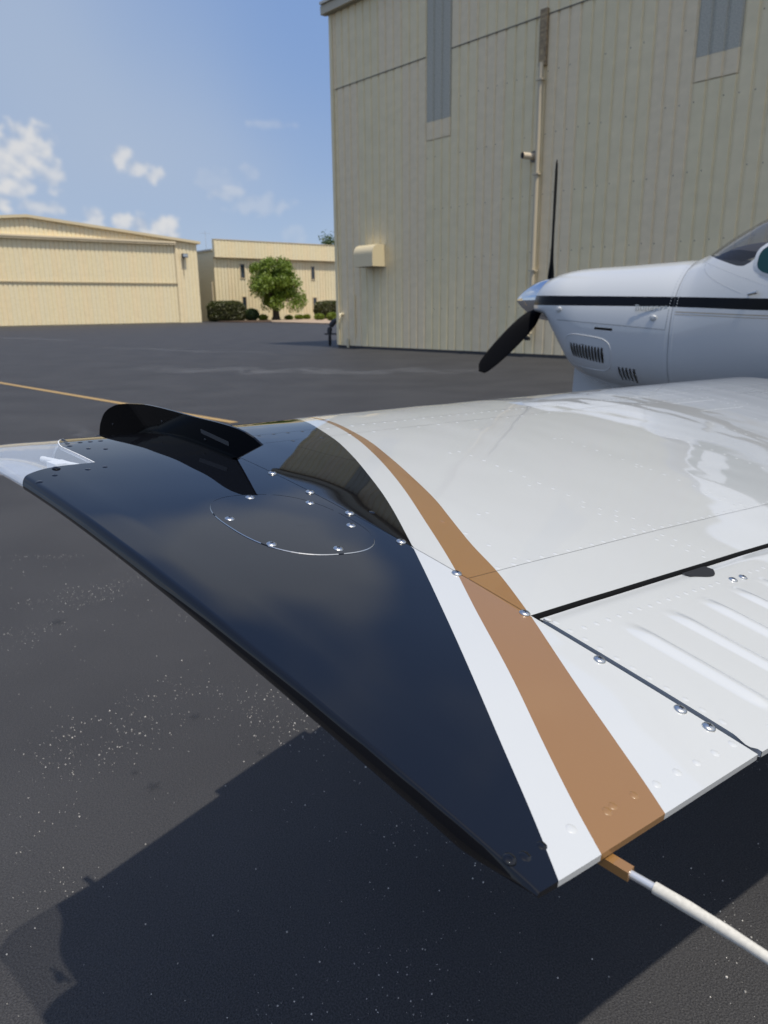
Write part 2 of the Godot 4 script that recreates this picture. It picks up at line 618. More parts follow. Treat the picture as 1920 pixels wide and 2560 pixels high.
# ---------------------------------------------------------------- ground
func build_ground() -> void:
	var grain := noise_tex(0.13, 3, Color(0.46, 0.46, 0.48), Color(1, 1, 1), 512, 4)
	var bump := noise_tex(0.19, 4, Color.BLACK, Color.WHITE, 512, 3, FastNoiseLite.TYPE_CELLULAR)
	var a := textured("asphalt", srgb(0.104, 0.103, 0.104), 0.7, grain, 2.6, bump, 0.25)
	a.metallic_specular = 0.42
	a.detail_enabled = true
	a.detail_albedo = noise_tex(0.011, 8, Color(0.84, 0.84, 0.85), Color(1, 1, 1), 512, 5)
	a.detail_blend_mode = BaseMaterial3D.BLEND_MODE_MUL
	a.detail_uv_layer = BaseMaterial3D.DETAIL_UV_2
	a.uv2_triplanar = true
	a.uv2_world_triplanar = true
	a.uv2_scale = Vector3.ONE * 0.12
	var st := begin()
	face(st, Vector3(-500, 0, 60), Vector3(500, 0, 60), Vector3(500, 0, -700), Vector3(-500, 0, -700), Vector3.UP)
	setting("apron", st.commit(), a)
	# painted guide line, worn
	var yellow := textured("line_paint", srgb(0.62, 0.42, 0.17), 0.7, noise_tex(0.06, 14, Color(0.62, 0.6, 0.55), Color(1, 1, 1), 256, 5), 3.0)
	st = begin()
	var p0 := Vector3(-22.0, 0.004, -29.25)
	var p1 := Vector3(-1.93, 0.004, -9.5)
	var d := (p1 - p0).normalized()
	var n := d.cross(Vector3.UP) * 0.062
	face(st, p0 - n, p1 - n, p1 + n, p0 + n, Vector3.UP)
	setting("painted_line", st.commit(), yellow)
	# pale dusty streaks left by running water
	var dust := plain("dust", srgb(0.26, 0.27, 0.29, 1.0), 0.9)
	dust.transparency = BaseMaterial3D.TRANSPARENCY_ALPHA
	dust.vertex_color_use_as_albedo = true
	var k := 0
	for q in [[Vector3(-7.0, 0, -18.6), Vector3(3.2, 0, -16.9), 0.9, 0.34], [Vector3(-4.2, 0, -9.6), Vector3(-1.9, 0, -6.6), 0.16, 0.22], [Vector3(-12.5, 0, -31.0), Vector3(-2.5, 0, -24.0), 0.5, 0.2], [Vector3(-24, 0, -45), Vector3(-14, 0, -37), 0.4, 0.35]]:
		st = begin()
		var dir: Vector3 = (q[1] - q[0]).normalized()
		var side := dir.cross(Vector3.UP)
		var rows := 40
		var cols := 6
		var g := FastNoiseLite.new()
		g.seed = 50 + k
		g.frequency = 0.08
		for j in rows:
			for i in cols:
				var quad: Array = []
				for c in [[0, 0], [1, 0], [1, 1], [0, 1]]:
					var t := float(j + c[0]) / rows
					var w := float(i + c[1]) / cols * 2.0 - 1.0
					var wob: float = g.get_noise_2d(t * 60.0, 3.0) * q[2] * 1.2
					var al: float = q[3] * (1.0 - w * w) * sin(PI * t) * clampf(0.55 + 1.1 * g.get_noise_2d(t * 160.0, w * 22.0), 0.0, 1.0)
					quad.append([q[0].lerp(q[1], t) + side * (w * q[2] + wob) + Vector3.UP * (0.004 + 0.001 * k), al])
				for m in [[0, 1, 2], [0, 2, 3]]:
					var A: Vector3 = quad[m[0]][0]; var B: Vector3 = quad[m[1]][0]; var C: Vector3 = quad[m[2]][0]
					var order: Array = m if (B - A).cross(C - A).y < 0 else [m[0], m[2], m[1]]
					for idx in order:
						st.set_normal(Vector3.UP)
						st.set_color(Color(1, 1, 1, quad[idx][1]))
						st.add_vertex(quad[idx][0])
		var o := setting(numbered("dust_streak"), st.commit(), dust)
		o.set_meta("kind", "structure")
		k += 1
	# a few small oil spots
	var oil := plain("oil_stain", srgb(0.03, 0.03, 0.032, 0.4), 0.5)
	oil.transparency = BaseMaterial3D.TRANSPARENCY_ALPHA
	oil.vertex_color_use_as_albedo = true
	st = begin()
	for q in [[-0.72, -1.95, 0.030], [-0.80, -2.02, 0.018], [-0.69, -2.35, 0.026], [-0.42, -2.12, 0.018], [-1.55, -3.2, 0.05], [-2.6, -6.3, 0.12], [-0.9, -7.4, 0.1]]:
		for w in 14:
			var ra: float = q[2] * (1.0 + 0.35 * sin(w * 2.3 + q[0] * 9.0))
			var rb: float = q[2] * (1.0 + 0.35 * sin(((w + 1) % 14) * 2.3 + q[0] * 9.0))
			var pa := TAU * w / 14.0
			var pb := TAU * (w + 1) / 14.0
			var m := Vector3(q[0], 0.003, q[1])
			var tri_pts := [m, m + Vector3(cos(pa) * ra, 0, sin(pa) * ra), m + Vector3(cos(pb) * rb, 0, sin(pb) * rb)]
			for i in 3:
				st.set_normal(Vector3.UP)
				st.set_color(Color(1, 1, 1, 1.0 if i == 0 else 0.0))
				st.add_vertex(tri_pts[i])
	setting("oil_spots", st.commit(), oil)
	# planting beds and walk in front of the far building
	var concrete := textured("walk_concrete", srgb(0.50, 0.37, 0.25), 0.85, noise_tex(0.05, 21, Color(0.82, 0.82, 0.82), Color(1, 1, 1), 256, 4), 0.3)
	st = begin()
	var walk := [Vector3(-15.2, 0, -101.2), Vector3(-6.0, 0, -110.0), Vector3(-3.0, 0, -76.0), Vector3(-5.0, 0, -71.5), Vector3(-12.2, 0, -84.5)]
	slab(st, walk, 0.12)
	setting("walk", st.commit(), concrete)
	st = begin()
	slab(st, [Vector3(-21.5, 0, -97.5), Vector3(-15.4, 0, -102.5), Vector3(-12.6, 0, -88.0), Vector3(-16.5, 0, -88.5), Vector3(-20.0, 0, -93.0)], 0.10)
	setting("planting_bed", st.commit(), textured("mulch", srgb(0.20, 0.12, 0.075), 0.95, noise_tex(0.2, 22, Color(0.5, 0.5, 0.5), Color(1, 1, 1), 256, 3), 1.0))

func slab(st: SurfaceTool, pts: Array, h: float) -> void:
	var flat := PackedVector2Array()
	for p in pts:
		flat.append(Vector2(p.x, p.z))
	var ids := Geometry2D.triangulate_polygon(flat)
	for k in range(0, ids.size(), 3):
		tri(st, pts[ids[k]] + Vector3.UP * h, pts[ids[k + 1]] + Vector3.UP * h, pts[ids[k + 2]] + Vector3.UP * h, Vector3.UP, Vector3.UP, Vector3.UP)
	var mid := Vector3.ZERO
	for p in pts:
		mid += p / pts.size()
	for k in pts.size():
		var a: Vector3 = pts[k]
		var b: Vector3 = pts[(k + 1) % pts.size()]
		face(st, a, b, b + Vector3.UP * h, a + Vector3.UP * h, (a + b) / 2 - mid)

# ---------------------------------------------------------------- ribbed metal walls
func sheet_mesh(origin: Vector3, along: Vector3, out: Vector3, d0: float, d1: float, y0: float, y1: float, grooves: Array, gw: float, gd: float, top = null) -> ArrayMesh:
	# one metal sheet with pressed grooves at the given distances
	var prof: Array = [[d0, 0.0]]
	for g in grooves:
		if g - gw * 0.5 > d0 and g + gw * 0.5 < d1:
			prof.append([g - gw * 0.5, 0.0]); prof.append([g - gw * 0.22, -gd]); prof.append([g + gw * 0.22, -gd]); prof.append([g + gw * 0.5, 0.0])
		elif absf(g - d0) < gw:
			prof.append([g + gw * 0.22, -gd]); prof.append([g + gw * 0.5, 0.0])
			prof[0] = [d0, -gd]
		elif absf(g - d1) < gw:
			prof.append([g - gw * 0.5, 0.0]); prof.append([g - gw * 0.22, -gd])
	prof.append([d1, prof[-1][1]])
	var st := begin()
	for k in prof.size() - 1:
		var a: Vector3 = origin + along * prof[k][0] + out * prof[k][1]
		var b: Vector3 = origin + along * prof[k + 1][0] + out * prof[k + 1][1]
		var ta: float = top.call(prof[k][0]) if top != null else y1
		var tb: float = top.call(prof[k + 1][0]) if top != null else y1
		face(st, a + Vector3.UP * y0, b + Vector3.UP * y0, b + Vector3.UP * tb, a + Vector3.UP * ta, out)
	return st.commit()

func wall_paint(key: String, tone: Color, scale := 0.22) -> StandardMaterial3D:
	return textured(key, tone, 0.55, noise_tex(0.02, 41, Color(0.94, 0.94, 0.935), Color(1, 1, 1), 512, 5), scale)

func build_large_hangar() -> void:
	var A := Vector3(-1.65, 0, -28.48)
	var along := az(138.0)
	var out := az(138.0 + 90.0)
	if out.dot(-A) < 0:
		out = -out
	var t := thing("large_hangar", "tall tan ribbed metal hangar in shade close behind the aeroplane nose", "hangar", A)
	var tones := [wall_paint("hangar_tan", srgb(0.89, 0.75, 0.47)), wall_paint("hangar_tan_b", srgb(0.89, 0.735, 0.48), 0.31), wall_paint("hangar_tan_c", srgb(0.87, 0.74, 0.46), 0.17)]
	var rib := func(k: float) -> float: return 0.249 + 0.3626 * k if k <= 12.0 else 4.60 + (k - 12.0) * 0.342
	var eave := 11.03
	var seam := 8.78
	var cuts := [-0.69, 0, 3, 6, 9, 12, 15, 18, 21, 24, 25, 28, 31, 34, 37, 40, 43, 46, 49, 52, 55, 58, 61, 64, 67, 70]
	for k in cuts.size() - 1:
		var d0: float = rib.call(cuts[k])
		var d1: float = rib.call(cuts[k + 1])
		var gr: Array = []
		for g in range(0, 71):
			if g >= cuts[k] - 0.01 and g <= cuts[k + 1] + 0.01:
				gr.append(rib.call(g))
		var lit := k == 5 or k == 14
		var m: Material = tones[(k * 7) % 3]
		if lit:
			var glass_foot := 6.93 if k == 5 else 6.80
			var foot := 6.42 if k == 5 else 6.30
			part("wall_sheet", sheet_mesh(A, along, out, d0, d1, 0.08, foot - 0.02, gr, 0.095, 0.036), m, t)
			part("patch_sheet", sheet_mesh(A + out * 0.006, along, out, d0 + 0.01, d1 - 0.01, foot, glass_foot, gr, 0.095, 0.036), tones[1], t)
			var g: StandardMaterial3D = textured("skylight_fibreglass", srgb(0.68, 0.645, 0.53), 0.85, noise_tex(0.11, 61, Color(0.74, 0.75, 0.75), Color(1, 1, 1), 256, 4), 1.1)
			g.metallic_specular = 0.15
			part("translucent_panel", sheet_mesh(A + out * 0.010, along, out, d0 + 0.015, d1 - 0.015, glass_foot, eave, gr, 0.10, 0.04), g, t)
			continue
		part("wall_sheet", sheet_mesh(A, along, out, d0, d1, 0.08, seam, gr, 0.095, 0.036), m, t)
		part("wall_sheet", sheet_mesh(A + out * 0.008, along, out, d0, d1, seam - 0.05, eave, gr, 0.095, 0.036), tones[(k * 5 + 1) % 3], t)
	# the rest of the building's shell
	var L: float = rib.call(70.0)
	var lap := begin()
	for q in [[0.2, 4.58], [5.64, 13.14], [14.2, 24.0]]:
		box(lap, A + along * ((q[0] + q[1]) / 2) + out * 0.004 + Vector3.UP * (seam - 0.05), along * ((q[1] - q[0]) / 2), Vector3.UP * 0.014, out * 0.008)
	part("lap_strip", lap.commit(), plain("lap_dark", srgb(0.16, 0.145, 0.11), 0.8), t)
	var depth := 30.0
	var st := begin()
	var back := -out * depth
	var y := Vector3.UP
	face(st, A - out * 0.04, A + back, A + back + y * eave, A - out * 0.04 + y * eave, -along)
	face(st, A + back, A + back + along * L, A + back + along * L + y * eave, A + back + y * eave, -out)
	face(st, A + along * L - out * 0.04, A + along * L + back, A + along * L + back + y * eave, A + along * L - out * 0.04 + y * eave, along)
	face(st, A - out * 0.045, A - out * 0.045 + along * L, A - out * 0.045 + along * L + y * eave, A - out * 0.045 + y * eave, out)
	part("side_wall", st.commit(), tones[0], t)
	st = begin()
	box(st, A + along * (L / 2) + out * (-depth / 2 + 0.1) + y * (eave + 0.33), along * (L / 2 + 0.2), y * 0.04, out * (depth / 2 + 0.2))
	part("roof", st.commit(), plain("roof_metal", srgb(0.55, 0.53, 0.46), 0.5), t)
	# eave trim and gutter
	st = begin()
	box(st, A + along * (L / 2) + out * 0.12 + y * (eave + 0.14), along * (L / 2 + 0.24), y * 0.13, out * 0.11)
	part("gutter", st.commit(), plain("trim_tan", srgb(0.52, 0.46, 0.33), 0.5), t)
	st = begin()
	box(st, A + along * (L / 2) + out * 0.05 + y * (eave + 0.01), along * (L / 2 + 0.1), y * 0.022, out * 0.07)
	part("eave_trim", st.commit(), plain("trim_dark", srgb(0.30, 0.27, 0.2), 0.5), t)
	st = begin()
	box(st, A + along * 0.03 + out * 0.03 + y * (eave / 2 + 0.05), along * 0.075, y * (eave / 2 - 0.06), out * 0.012)
	part("corner_trim", st.commit(), tones[2], t)
	st = begin()
	box(st, A + along * (L / 2) - out * 0.02 + y * 0.045, along * (L / 2), y * 0.045, out * 0.04)
	part("base_kerb", st.commit(), plain("base_dark", srgb(0.05, 0.05, 0.05), 0.9), t)
	# screws with rusty washers along the ribs
	st = begin()
	for g in range(12, 62):
		for yy in [1.4, 2.9, 4.4, 5.9, 7.4, 9.6]:
			if rng.randf() < 0.25 or (yy > 6.0 and ((g > 11 and g < 16) or (g > 36 and g < 41))):
				continue
			dome(st, A + along * (float(rib.call(g)) + 0.07) + out * 0.001 + y * (yy + rng.randf_range(-0.02, 0.02)), out, 0.016, 0.008, 6, 2)
	var fx := part("fasteners", st.commit(), plain("rusty_screw", srgb(0.20, 0.15, 0.09), 0.7), t)
	fx.set_meta("kind", "stuff")
	# downspout in its rusty channel
	var rust := textured("rusty_channel", srgb(0.58, 0.43, 0.23), 0.8, noise_tex(0.04, 71, Color(0.55, 0.55, 0.6), Color(1, 1, 1), 256, 5), 0.8)
	st = begin()
	box(st, A + along * 8.97 + out * 0.05 + y * 8.20, along * 0.11, y * 0.66, out * 0.04)
	part("rusty_channel", st.commit(), rust, t)
	st = begin()
	tube(st, [A + along * 8.99 + out * 0.13 + y * 7.6, A + along * 8.99 + out * 0.13 + y * 0.85, A + along * 8.99 + out * 0.15 + y * 0.68, A + along * 8.99 + out * 0.24 + y * 0.58], [0.065, 0.065, 0.065, 0.07], 12)
	part("downspout", st.commit(), plain("spout_tan", srgb(0.52, 0.45, 0.32), 0.5), t)
	st = begin()
	box(st, A + along * 8.99 + out * 0.25 + y * 0.53, along * 0.07, y * 0.045, out * 0.05)
	part("spout_mouth", st.commit(), mat("black_gap"), t)
	for yy in [7.2, 4.9, 2.4]:
		st = begin()
		box(st, A + along * 8.99 + out * 0.12 + y * yy, along * 0.10, y * 0.02, out * 0.085)
		part("spout_strap", st.commit(), plain("spout_tan", srgb(0.52, 0.45, 0.32), 0.5), t)
	# exhaust pipe that leaves the wall to the left
	st = begin()
	var e := A + along * 8.80 + y * 5.38
	var ed := (out * 0.9 - along * 0.25).normalized()
	tube(st, [e, e + ed * 0.42], [0.085, 0.085], 14, false)
	var q := begin()
	tube(q, [e + ed * 0.3, e + ed * 0.41], [0.07, 0.07], 14)
	var pipe := part("exhaust_pipe", st.commit(), plain("pipe_tan", srgb(0.62, 0.53, 0.40), 0.4), t)
	part("pipe_bore", q.commit(), mat("black_gap"), pipe)
	st = begin()
	tube(st, [e + out * 0.004, e + out * 0.03], [0.15, 0.15], 16)
	part("pipe_collar", st.commit(), plain("collar_dark", srgb(0.22, 0.2, 0.16), 0.7), t)
	# ventilation hood with a rounded top
	st = begin()
	var h0 := 1.69
	var h1 := 2.68
	var prof: Array = []
	for k in 9:
		var aa := PI / 2 * k / 8.0
		prof.append(Vector2(0.30 + 0.30 * sin(aa), 3.22 + 0.30 * cos(aa)))
	prof.push_front(Vector2(0.0, 3.52))
	prof.append(Vector2(0.60, 2.80))
	prof.append(Vector2(0.0, 2.80))
	for k in prof.size() - 2:
		var a2: Vector2 = prof[k]
		var b2: Vector2 = prof[k + 1]
		face(st, A + along * h0 + out * a2.x + y * a2.y, A + along * h1 + out * a2.x + y * a2.y, A + along * h1 + out * b2.x + y * b2.y, A + along * h0 + out * b2.x + y * b2.y, out + y)
	var side := PackedVector2Array(prof)
	var ids := Geometry2D.triangulate_polygon(side)
	for end in [[h0, -along], [h1, along]]:
		for k in range(0, ids.size(), 3):
			tri(st, A + along * end[0] + out * side[ids[k]].x + y * side[ids[k]].y, A + along * end[0] + out * side[ids[k + 1]].x + y * side[ids[k + 1]].y, A + along * end[0] + out * side[ids[k + 2]].x + y * side[ids[k + 2]].y, end[1], end[1], end[1])
	part("vent_hood", st.commit(), plain("hood_tan", srgb(0.68, 0.58, 0.37), 0.45), t)
	st = begin()
	box(st, A + along * ((h0 + h1) / 2) + out * 0.34 + y * 2.83, along * 0.44, y * 0.01, out * 0.2)
	part("vent_grille", st.commit(), mat("black_gap"), t)
	# a tap and a conduit low at the corner
	st = begin()
	tube(st, [A + along * 0.30 + out * 0.0 + y * 1.22, A + along * 0.30 + out * 0.14 + y * 1.22, A + along * 0.32 + out * 0.17 + y * 1.05], [0.05, 0.06, 0.04], 10)
	part("wall_tap", st.commit(), plain("tap_tan", srgb(0.62, 0.55, 0.38), 0.4), t)
	st = begin()
	tube(st, [A + along * 0.62 + out * 0.05 + y * 0.02, A + along * 0.62 + out * 0.05 + y * 0.34], [0.05, 0.05], 10)
	part("pipe_stub", st.commit(), plain("tap_tan", srgb(0.62, 0.55, 0.38), 0.4), t)
	st = begin()
	tube(st, [A + along * 1.02 + out * 0.04 + y * 0.4, A + along * 1.02 + out * 0.04 + y * 1.9], [0.03, 0.03], 8)
	part("conduit", st.commit(), tones[0], t)

func build_far_hangar() -> void:
	var B := Vector3(-21.94, 0, -92.13)
	var along := -az(52.5)
	var out := az(52.5 + 90.0)
	var t := thing("far_hangar", "long low tan hangar with a shallow gable and wide door at the left edge", "hangar", B)
	var tones := [wall_paint("far_tan", srgb(0.88, 0.755, 0.49)), wall_paint("far_tan_b", srgb(0.87, 0.755, 0.505), 0.3), wall_paint("far_tan_c", srgb(0.89, 0.745, 0.48), 0.15)]
	var p := 0.915
	var y := Vector3.UP
	var L := 37.0
	var roof := func(d: float) -> float: return 9.2 + minf(d, 37.0 - d) * 0.0975
	var n := int(L / p) + 1
	for k in n:
		var d0 := k * p
		var d1 := minf((k + 1) * p, L)
		if d1 - d0 < 0.1:
			continue
		var gr: Array = [d0, d0 + p / 2, d1]
		var door := d0 > 2.6 and d1 < 34.5
		var m: Material = tones[(k * 7) % 3]
		if door:
			part("door_sheet", sheet_mesh(B, along, out, d0, d1, 0.06, 4.40, gr, 0.16, 0.06), m, t)
			part("door_sheet", sheet_mesh(B, along, out, d0, d1, 4.52, 8.85, gr, 0.16, 0.06), tones[(k * 5 + 1) % 3], t)
			part("gable_sheet", sheet_mesh(B + out * 0.12, along, out, d0, d1, 9.0, 9.2, gr, 0.16, 0.06, roof), m, t)
		else:
			part("wall_sheet", sheet_mesh(B + out * 0.12, along, out, d0, d1, 0.02, 9.2, gr, 0.16, 0.06, roof), m, t)
	var st := begin()
	for s in [[0.0, 18.5], [37.0, 18.5]]:
		var a: float = s[0]
		var b: float = s[1]
		var da := -0.35 if a == 0.0 else 0.35
		var pa: Vector3 = B + along * (a + da) + y * (9.28 - 0.034)
		var pb := B + along * b + y * (9.28 + 18.5 * 0.0975)
		face(st, pa + out * 0.5, pb + out * 0.5, pb - out * 30, pa - out * 30, y)
		face(st, pa + out * 0.5, pb + out * 0.5, pb + out * 0.5 - y * 0.28, pa + out * 0.5 - y * 0.28, out)
		face(st, pa + out * 0.5 - y * 0.28, pb + out * 0.5 - y * 0.28, pb - out * 30 - y * 0.28, pa - out * 30 - y * 0.28, -y)
	part("roof", st.commit(), plain("far_trim", srgb(0.66, 0.55, 0.35), 0.5), t)
	st = begin()
	face(st, B + y * 0.02, B - out * 30 + y * 0.02, B - out * 30 + y * 9.2, B + y * 9.2, -along)
	face(st, B + along * L, B + along * L - out * 30, B + along * L - out * 30 + y * 9.2, B + along * L + y * 9.2, along)
	face(st, B - out * 30, B - out * 30 + along * L, B - out * 30 + along * L + y * 9.2, B - out * 30 + y * 9.2, -out)
	face(st, B - out * 0.1, B - out * 0.1 + along * L, B - out * 0.1 + along * L + y * 9.1, B - out * 0.1 + y * 9.1, out)
	part("side_wall", st.commit(), tones[0], t)
	st = begin()
	box(st, B + along * 18.5 + out * 0.06 + y * 4.46, along * 15.9, y * 0.06, out * 0.05)
	part("door_rail", st.commit(), plain("rail_tan", srgb(0.36, 0.29, 0.18), 0.6), t)
	for q in [[9.02, 0.10, 0.30], [8.80, 0.05, 0.22]]:
		st = begin()
		box(st, B + along * 18.6 + out * 0.26 + y * q[0], along * 15.9, y * q[1], out * q[2] * 0.7)
		part("door_track", st.commit(), plain("far_track", srgb(0.74, 0.62, 0.42), 0.5), t)
	# wall lamp on its bracket
	st = begin()
	box(st, B + along * 1.75 + out * 0.52 + y * 7.6, along * 0.32, y * 0.22, out * 0.2)
	box(st, B + along * 1.82 + out * 0.22 + y * 7.4, along * 0.06, y * 0.08, out * 0.2)
	var lamp := part("wall_lamp", st.commit(), plain("lamp_grey", srgb(0.06, 0.07, 0.09), 0.5), t)
	st = begin()
	box(st, B + along * 1.75 + out * 0.735 + y * 7.62, along * 0.26, y * 0.15, out * 0.01)
	part("lamp_glass", st.commit(), plain("lamp_pane", srgb(0.35, 0.4, 0.45), 0.1), lamp)
	st = begin()
	tube(st, [B + along * 1.85 + out * 0.17 + y * 7.2, B + along * 1.85 + out * 0.17 + y * 5.4], [0.04, 0.04], 6)
	part("lamp_conduit", st.commit(), plain("far_conduit", srgb(0.4, 0.33, 0.22), 0.6), t)

func build_office() -> void:
	var D := Vector3(-21.34, 0, -98.26)
	var along := az(51.5)
	var out := az(141.5)
	var y := Vector3.UP
	var t := thing("office_building", "two-storey tan metal building with a deep parapet behind the round tree", "building", D)
	var tones := [wall_paint("far_tan", srgb(0.88, 0.755, 0.49)), wall_paint("far_tan_b", srgb(0.87, 0.755, 0.505), 0.3), wall_paint("far_tan_c", srgb(0.89, 0.745, 0.48), 0.15)]
	var L := 19.0
	var p := 0.95
	var win := [[3.72, 4.32, 5.45, 7.15], [14.72, 15.26, 5.45, 7.1], [3.8, 4.32, 1.25, 3.05], [14.9, 15.42, 1.3, 2.95]]
	for k in 20:
		var d0 := k * p
		var d1 := (k + 1) * p
		var gr: Array = [d0, d0 + p / 2, d1]
		part("wall_sheet", sheet_mesh(D, along, out, d0, d1, 0.05, 7.95, gr, 0.14, 0.05), tones[(k * 7) % 3], t)
		part("parapet_sheet", sheet_mesh(D + out * 0.55, along, out, d0, d1, 7.90, 9.98, gr, 0.14, 0.05), tones[(k * 5 + 1) % 3], t)
	for q in win:
		var st := begin()
		var c: Vector3 = D + along * ((q[0] + q[1]) / 2) + y * ((q[2] + q[3]) / 2)
		var hw: float = (q[1] - q[0]) / 2
		var hh: float = (q[3] - q[2]) / 2
		box(st, c + out * 0.03 + y * (hh + 0.05), along * (hw + 0.1), y * 0.05, out * 0.05)
		box(st, c + out * 0.03 - y * (hh + 0.05), along * (hw + 0.1), y * 0.05, out * 0.05)
		box(st, c + out * 0.03 + along * (hw + 0.05), along * 0.05, y * hh, out * 0.05)
		box(st, c + out * 0.03 - along * (hw + 0.05), along * 0.05, y * hh, out * 0.05)
		var w := part("window", st.commit(), plain("window_trim", srgb(0.62, 0.5, 0.32), 0.5), t)
		st = begin()
		box(st, c + out * 0.012, along * hw, y * hh, out * 0.01)
		part("pane", st.commit(), plain("pane_dark", srgb(0.03, 0.04, 0.05), 0.05), w)
	var s2 := begin()
	box(s2, D + along * (L / 2) + out * 0.26 + y * 10.02, along * (L / 2 + 0.05), y * 0.04, out * 0.34)
	part("coping", s2.commit(), plain("coping_tan", srgb(0.6, 0.5, 0.33), 0.5), t)
	s2 = begin()
	box(s2, D + along * (L / 2) + out * 0.26 + y * 7.88, along * (L / 2), y * 0.03, out * 0.29)
	part("soffit", s2.commit(), plain("soffit_tan", srgb(0.4, 0.32, 0.2), 0.6), t)
	s2 = begin()
	box(s2, D - along * 0.02 + out * 0.28 + y * 8.93, along * 0.03, y * 1.04, out * 0.28)
	box(s2, D + along * (L + 0.02) + out * 0.28 + y * 8.93, along * 0.03, y * 1.04, out * 0.28)
	part("parapet_end", s2.commit(), tones[0], t)
	s2 = begin()
	var H := 8.7
	face(s2, D, D - out * 25, D - out * 25 + y * H, D + y * H, -along)
	face(s2, D + along * L, D + along * L - out * 25, D + along * L - out * 25 + y * H, D + along * L + y * H, along)
	face(s2, D - out * 25, D - out * 25 + along * L, D - out * 25 + along * L + y * H, D - out * 25 + y * H, -out)
	face(s2, D - out * 0.05, D - out * 0.05 + along * L, D - out * 0.05 + along * L + y * 9.9, D - out * 0.05 + y * 9.9, out)
	part("side_wall", s2.commit(), tones[0], t)
	s2 = begin()
	box(s2, D + along * (L / 2) - out * 12.6 + y * (H + 0.1), along * (L / 2 + 0.2), y * 0.1, out * 12.6)
	part("roof", s2.commit(), plain("roof_metal", srgb(0.55, 0.53, 0.46), 0.5), t)
	s2 = begin()
	tube(s2, [D - along * 0.12 - out * 0.6 + y * 4.9, D - along * 0.12 - out * 0.6 + y * 0.35, D - along * 0.2 - out * 0.4 + y * 0.15], [0.12, 0.12, 0.13], 8)
	part("downspout", s2.commit(), plain("spout_tan", srgb(0.52, 0.45, 0.32), 0.5), t)
	s2 = begin()
	tube(s2, [D + along * 0.1 - out * 2 + y * 8.8, D + along * 0.1 - out * 2 + y * 11.2], [0.025, 0.02], 6)
	box(s2, D + along * 0.1 - out * 2 + y * 10.9, along * 0.7, y * 0.015, out * 0.015)
	part("roof_aerial", s2.commit(), mat("aluminium"), t)

# ---------------------------------------------------------------- plants
func leaf_mesh(points: Array, size: float, droop: float) -> ArrayMesh:
	var st := begin()
	for q in points:
		var c: Vector3 = q[0]
		var n := Vector3(rng.randfn(), rng.randfn() + 0.7, rng.randfn()).normalized()
		var a := n.cross(Vector3(rng.randfn(), rng.randfn(), rng.randfn())).normalized()
		var b := n.cross(a)
		var s: float = size * rng.randf_range(0.6, 1.3)
		var tip := c + a * s - Vector3.UP * s * droop
		var base := c - a * s * 0.8
		tri(st, base, c + b * s * 0.42, tip, n, n, n)
		tri(st, base, tip, c - b * s * 0.42, n, n, n)
	return st.commit()

func leaf_mat(key: String, c: Color) -> StandardMaterial3D:
	var m := plain(key, c, 0.5)
	m.backlight_enabled = true
	m.backlight = Color(0.25, 0.32, 0.05)
	return m

func bush(called: String, label: String, category: String, at: Vector3, size: Vector3, count: int, leaf: float, m: Material, square := 2.0, group := "") -> void:
	var t := thing(called, label, category, at, group)
	var pts: Array = []
	var lump := FastNoiseLite.new()
	lump.seed = int(at.x * 13.0) + 400
	lump.frequency = 0.9
	for k in count:
		var d := Vector3(rng.randfn(), rng.randfn(), rng.randfn()).normalized()
		var e := pow(absf(d.x), square) + pow(absf(d.y), square) + pow(absf(d.z), square)
		var r := pow(e, -1.0 / square) * (0.80 + 0.22 * pow(rng.randf(), 0.4)) * (1.0 + 0.16 * lump.get_noise_3d(d.x * 2, d.y * 2, d.z * 2))
		var pos := d * r
		if pos.y < -0.92:
			continue
		pts.append([at + Vector3(pos.x * size.x, (pos.y * 0.5 + 0.5) * size.y, pos.z * size.z)])
	var o := part("foliage", leaf_mesh(pts, leaf, 0.2), m, t)
	o.set_meta("kind", "stuff")
	var st := begin()
	for k in 5:
		var a := TAU * k / 5.0
		tube(st, [at + Vector3(cos(a) * 0.04, 0.0, sin(a) * 0.04), at + Vector3(cos(a) * size.x * 0.45, size.y * 0.6, sin(a) * size.z * 0.45)], [0.035 * size.y, 0.012], 6)
	lattice(st, 16, 8, func(u, v):
		var a: float = u * TAU
		var e: float = (v - 0.5) * PI
		var d := Vector3(cos(a) * cos(e), sin(e), sin(a) * cos(e))
		var r := pow(pow(absf(d.x), square) + pow(absf(d.y), square) + pow(absf(d.z), square), -1.0 / square) * 0.78
		return at + Vector3(d.x * r * size.x, (d.y * r * 0.5 + 0.5) * size.y, d.z * r * size.z),
		func(p, _u, _v): return p - at - Vector3.UP * size.y * 0.5)
	part("stems", st.commit(), plain("bark", srgb(0.05, 0.04, 0.03), 0.9), t)

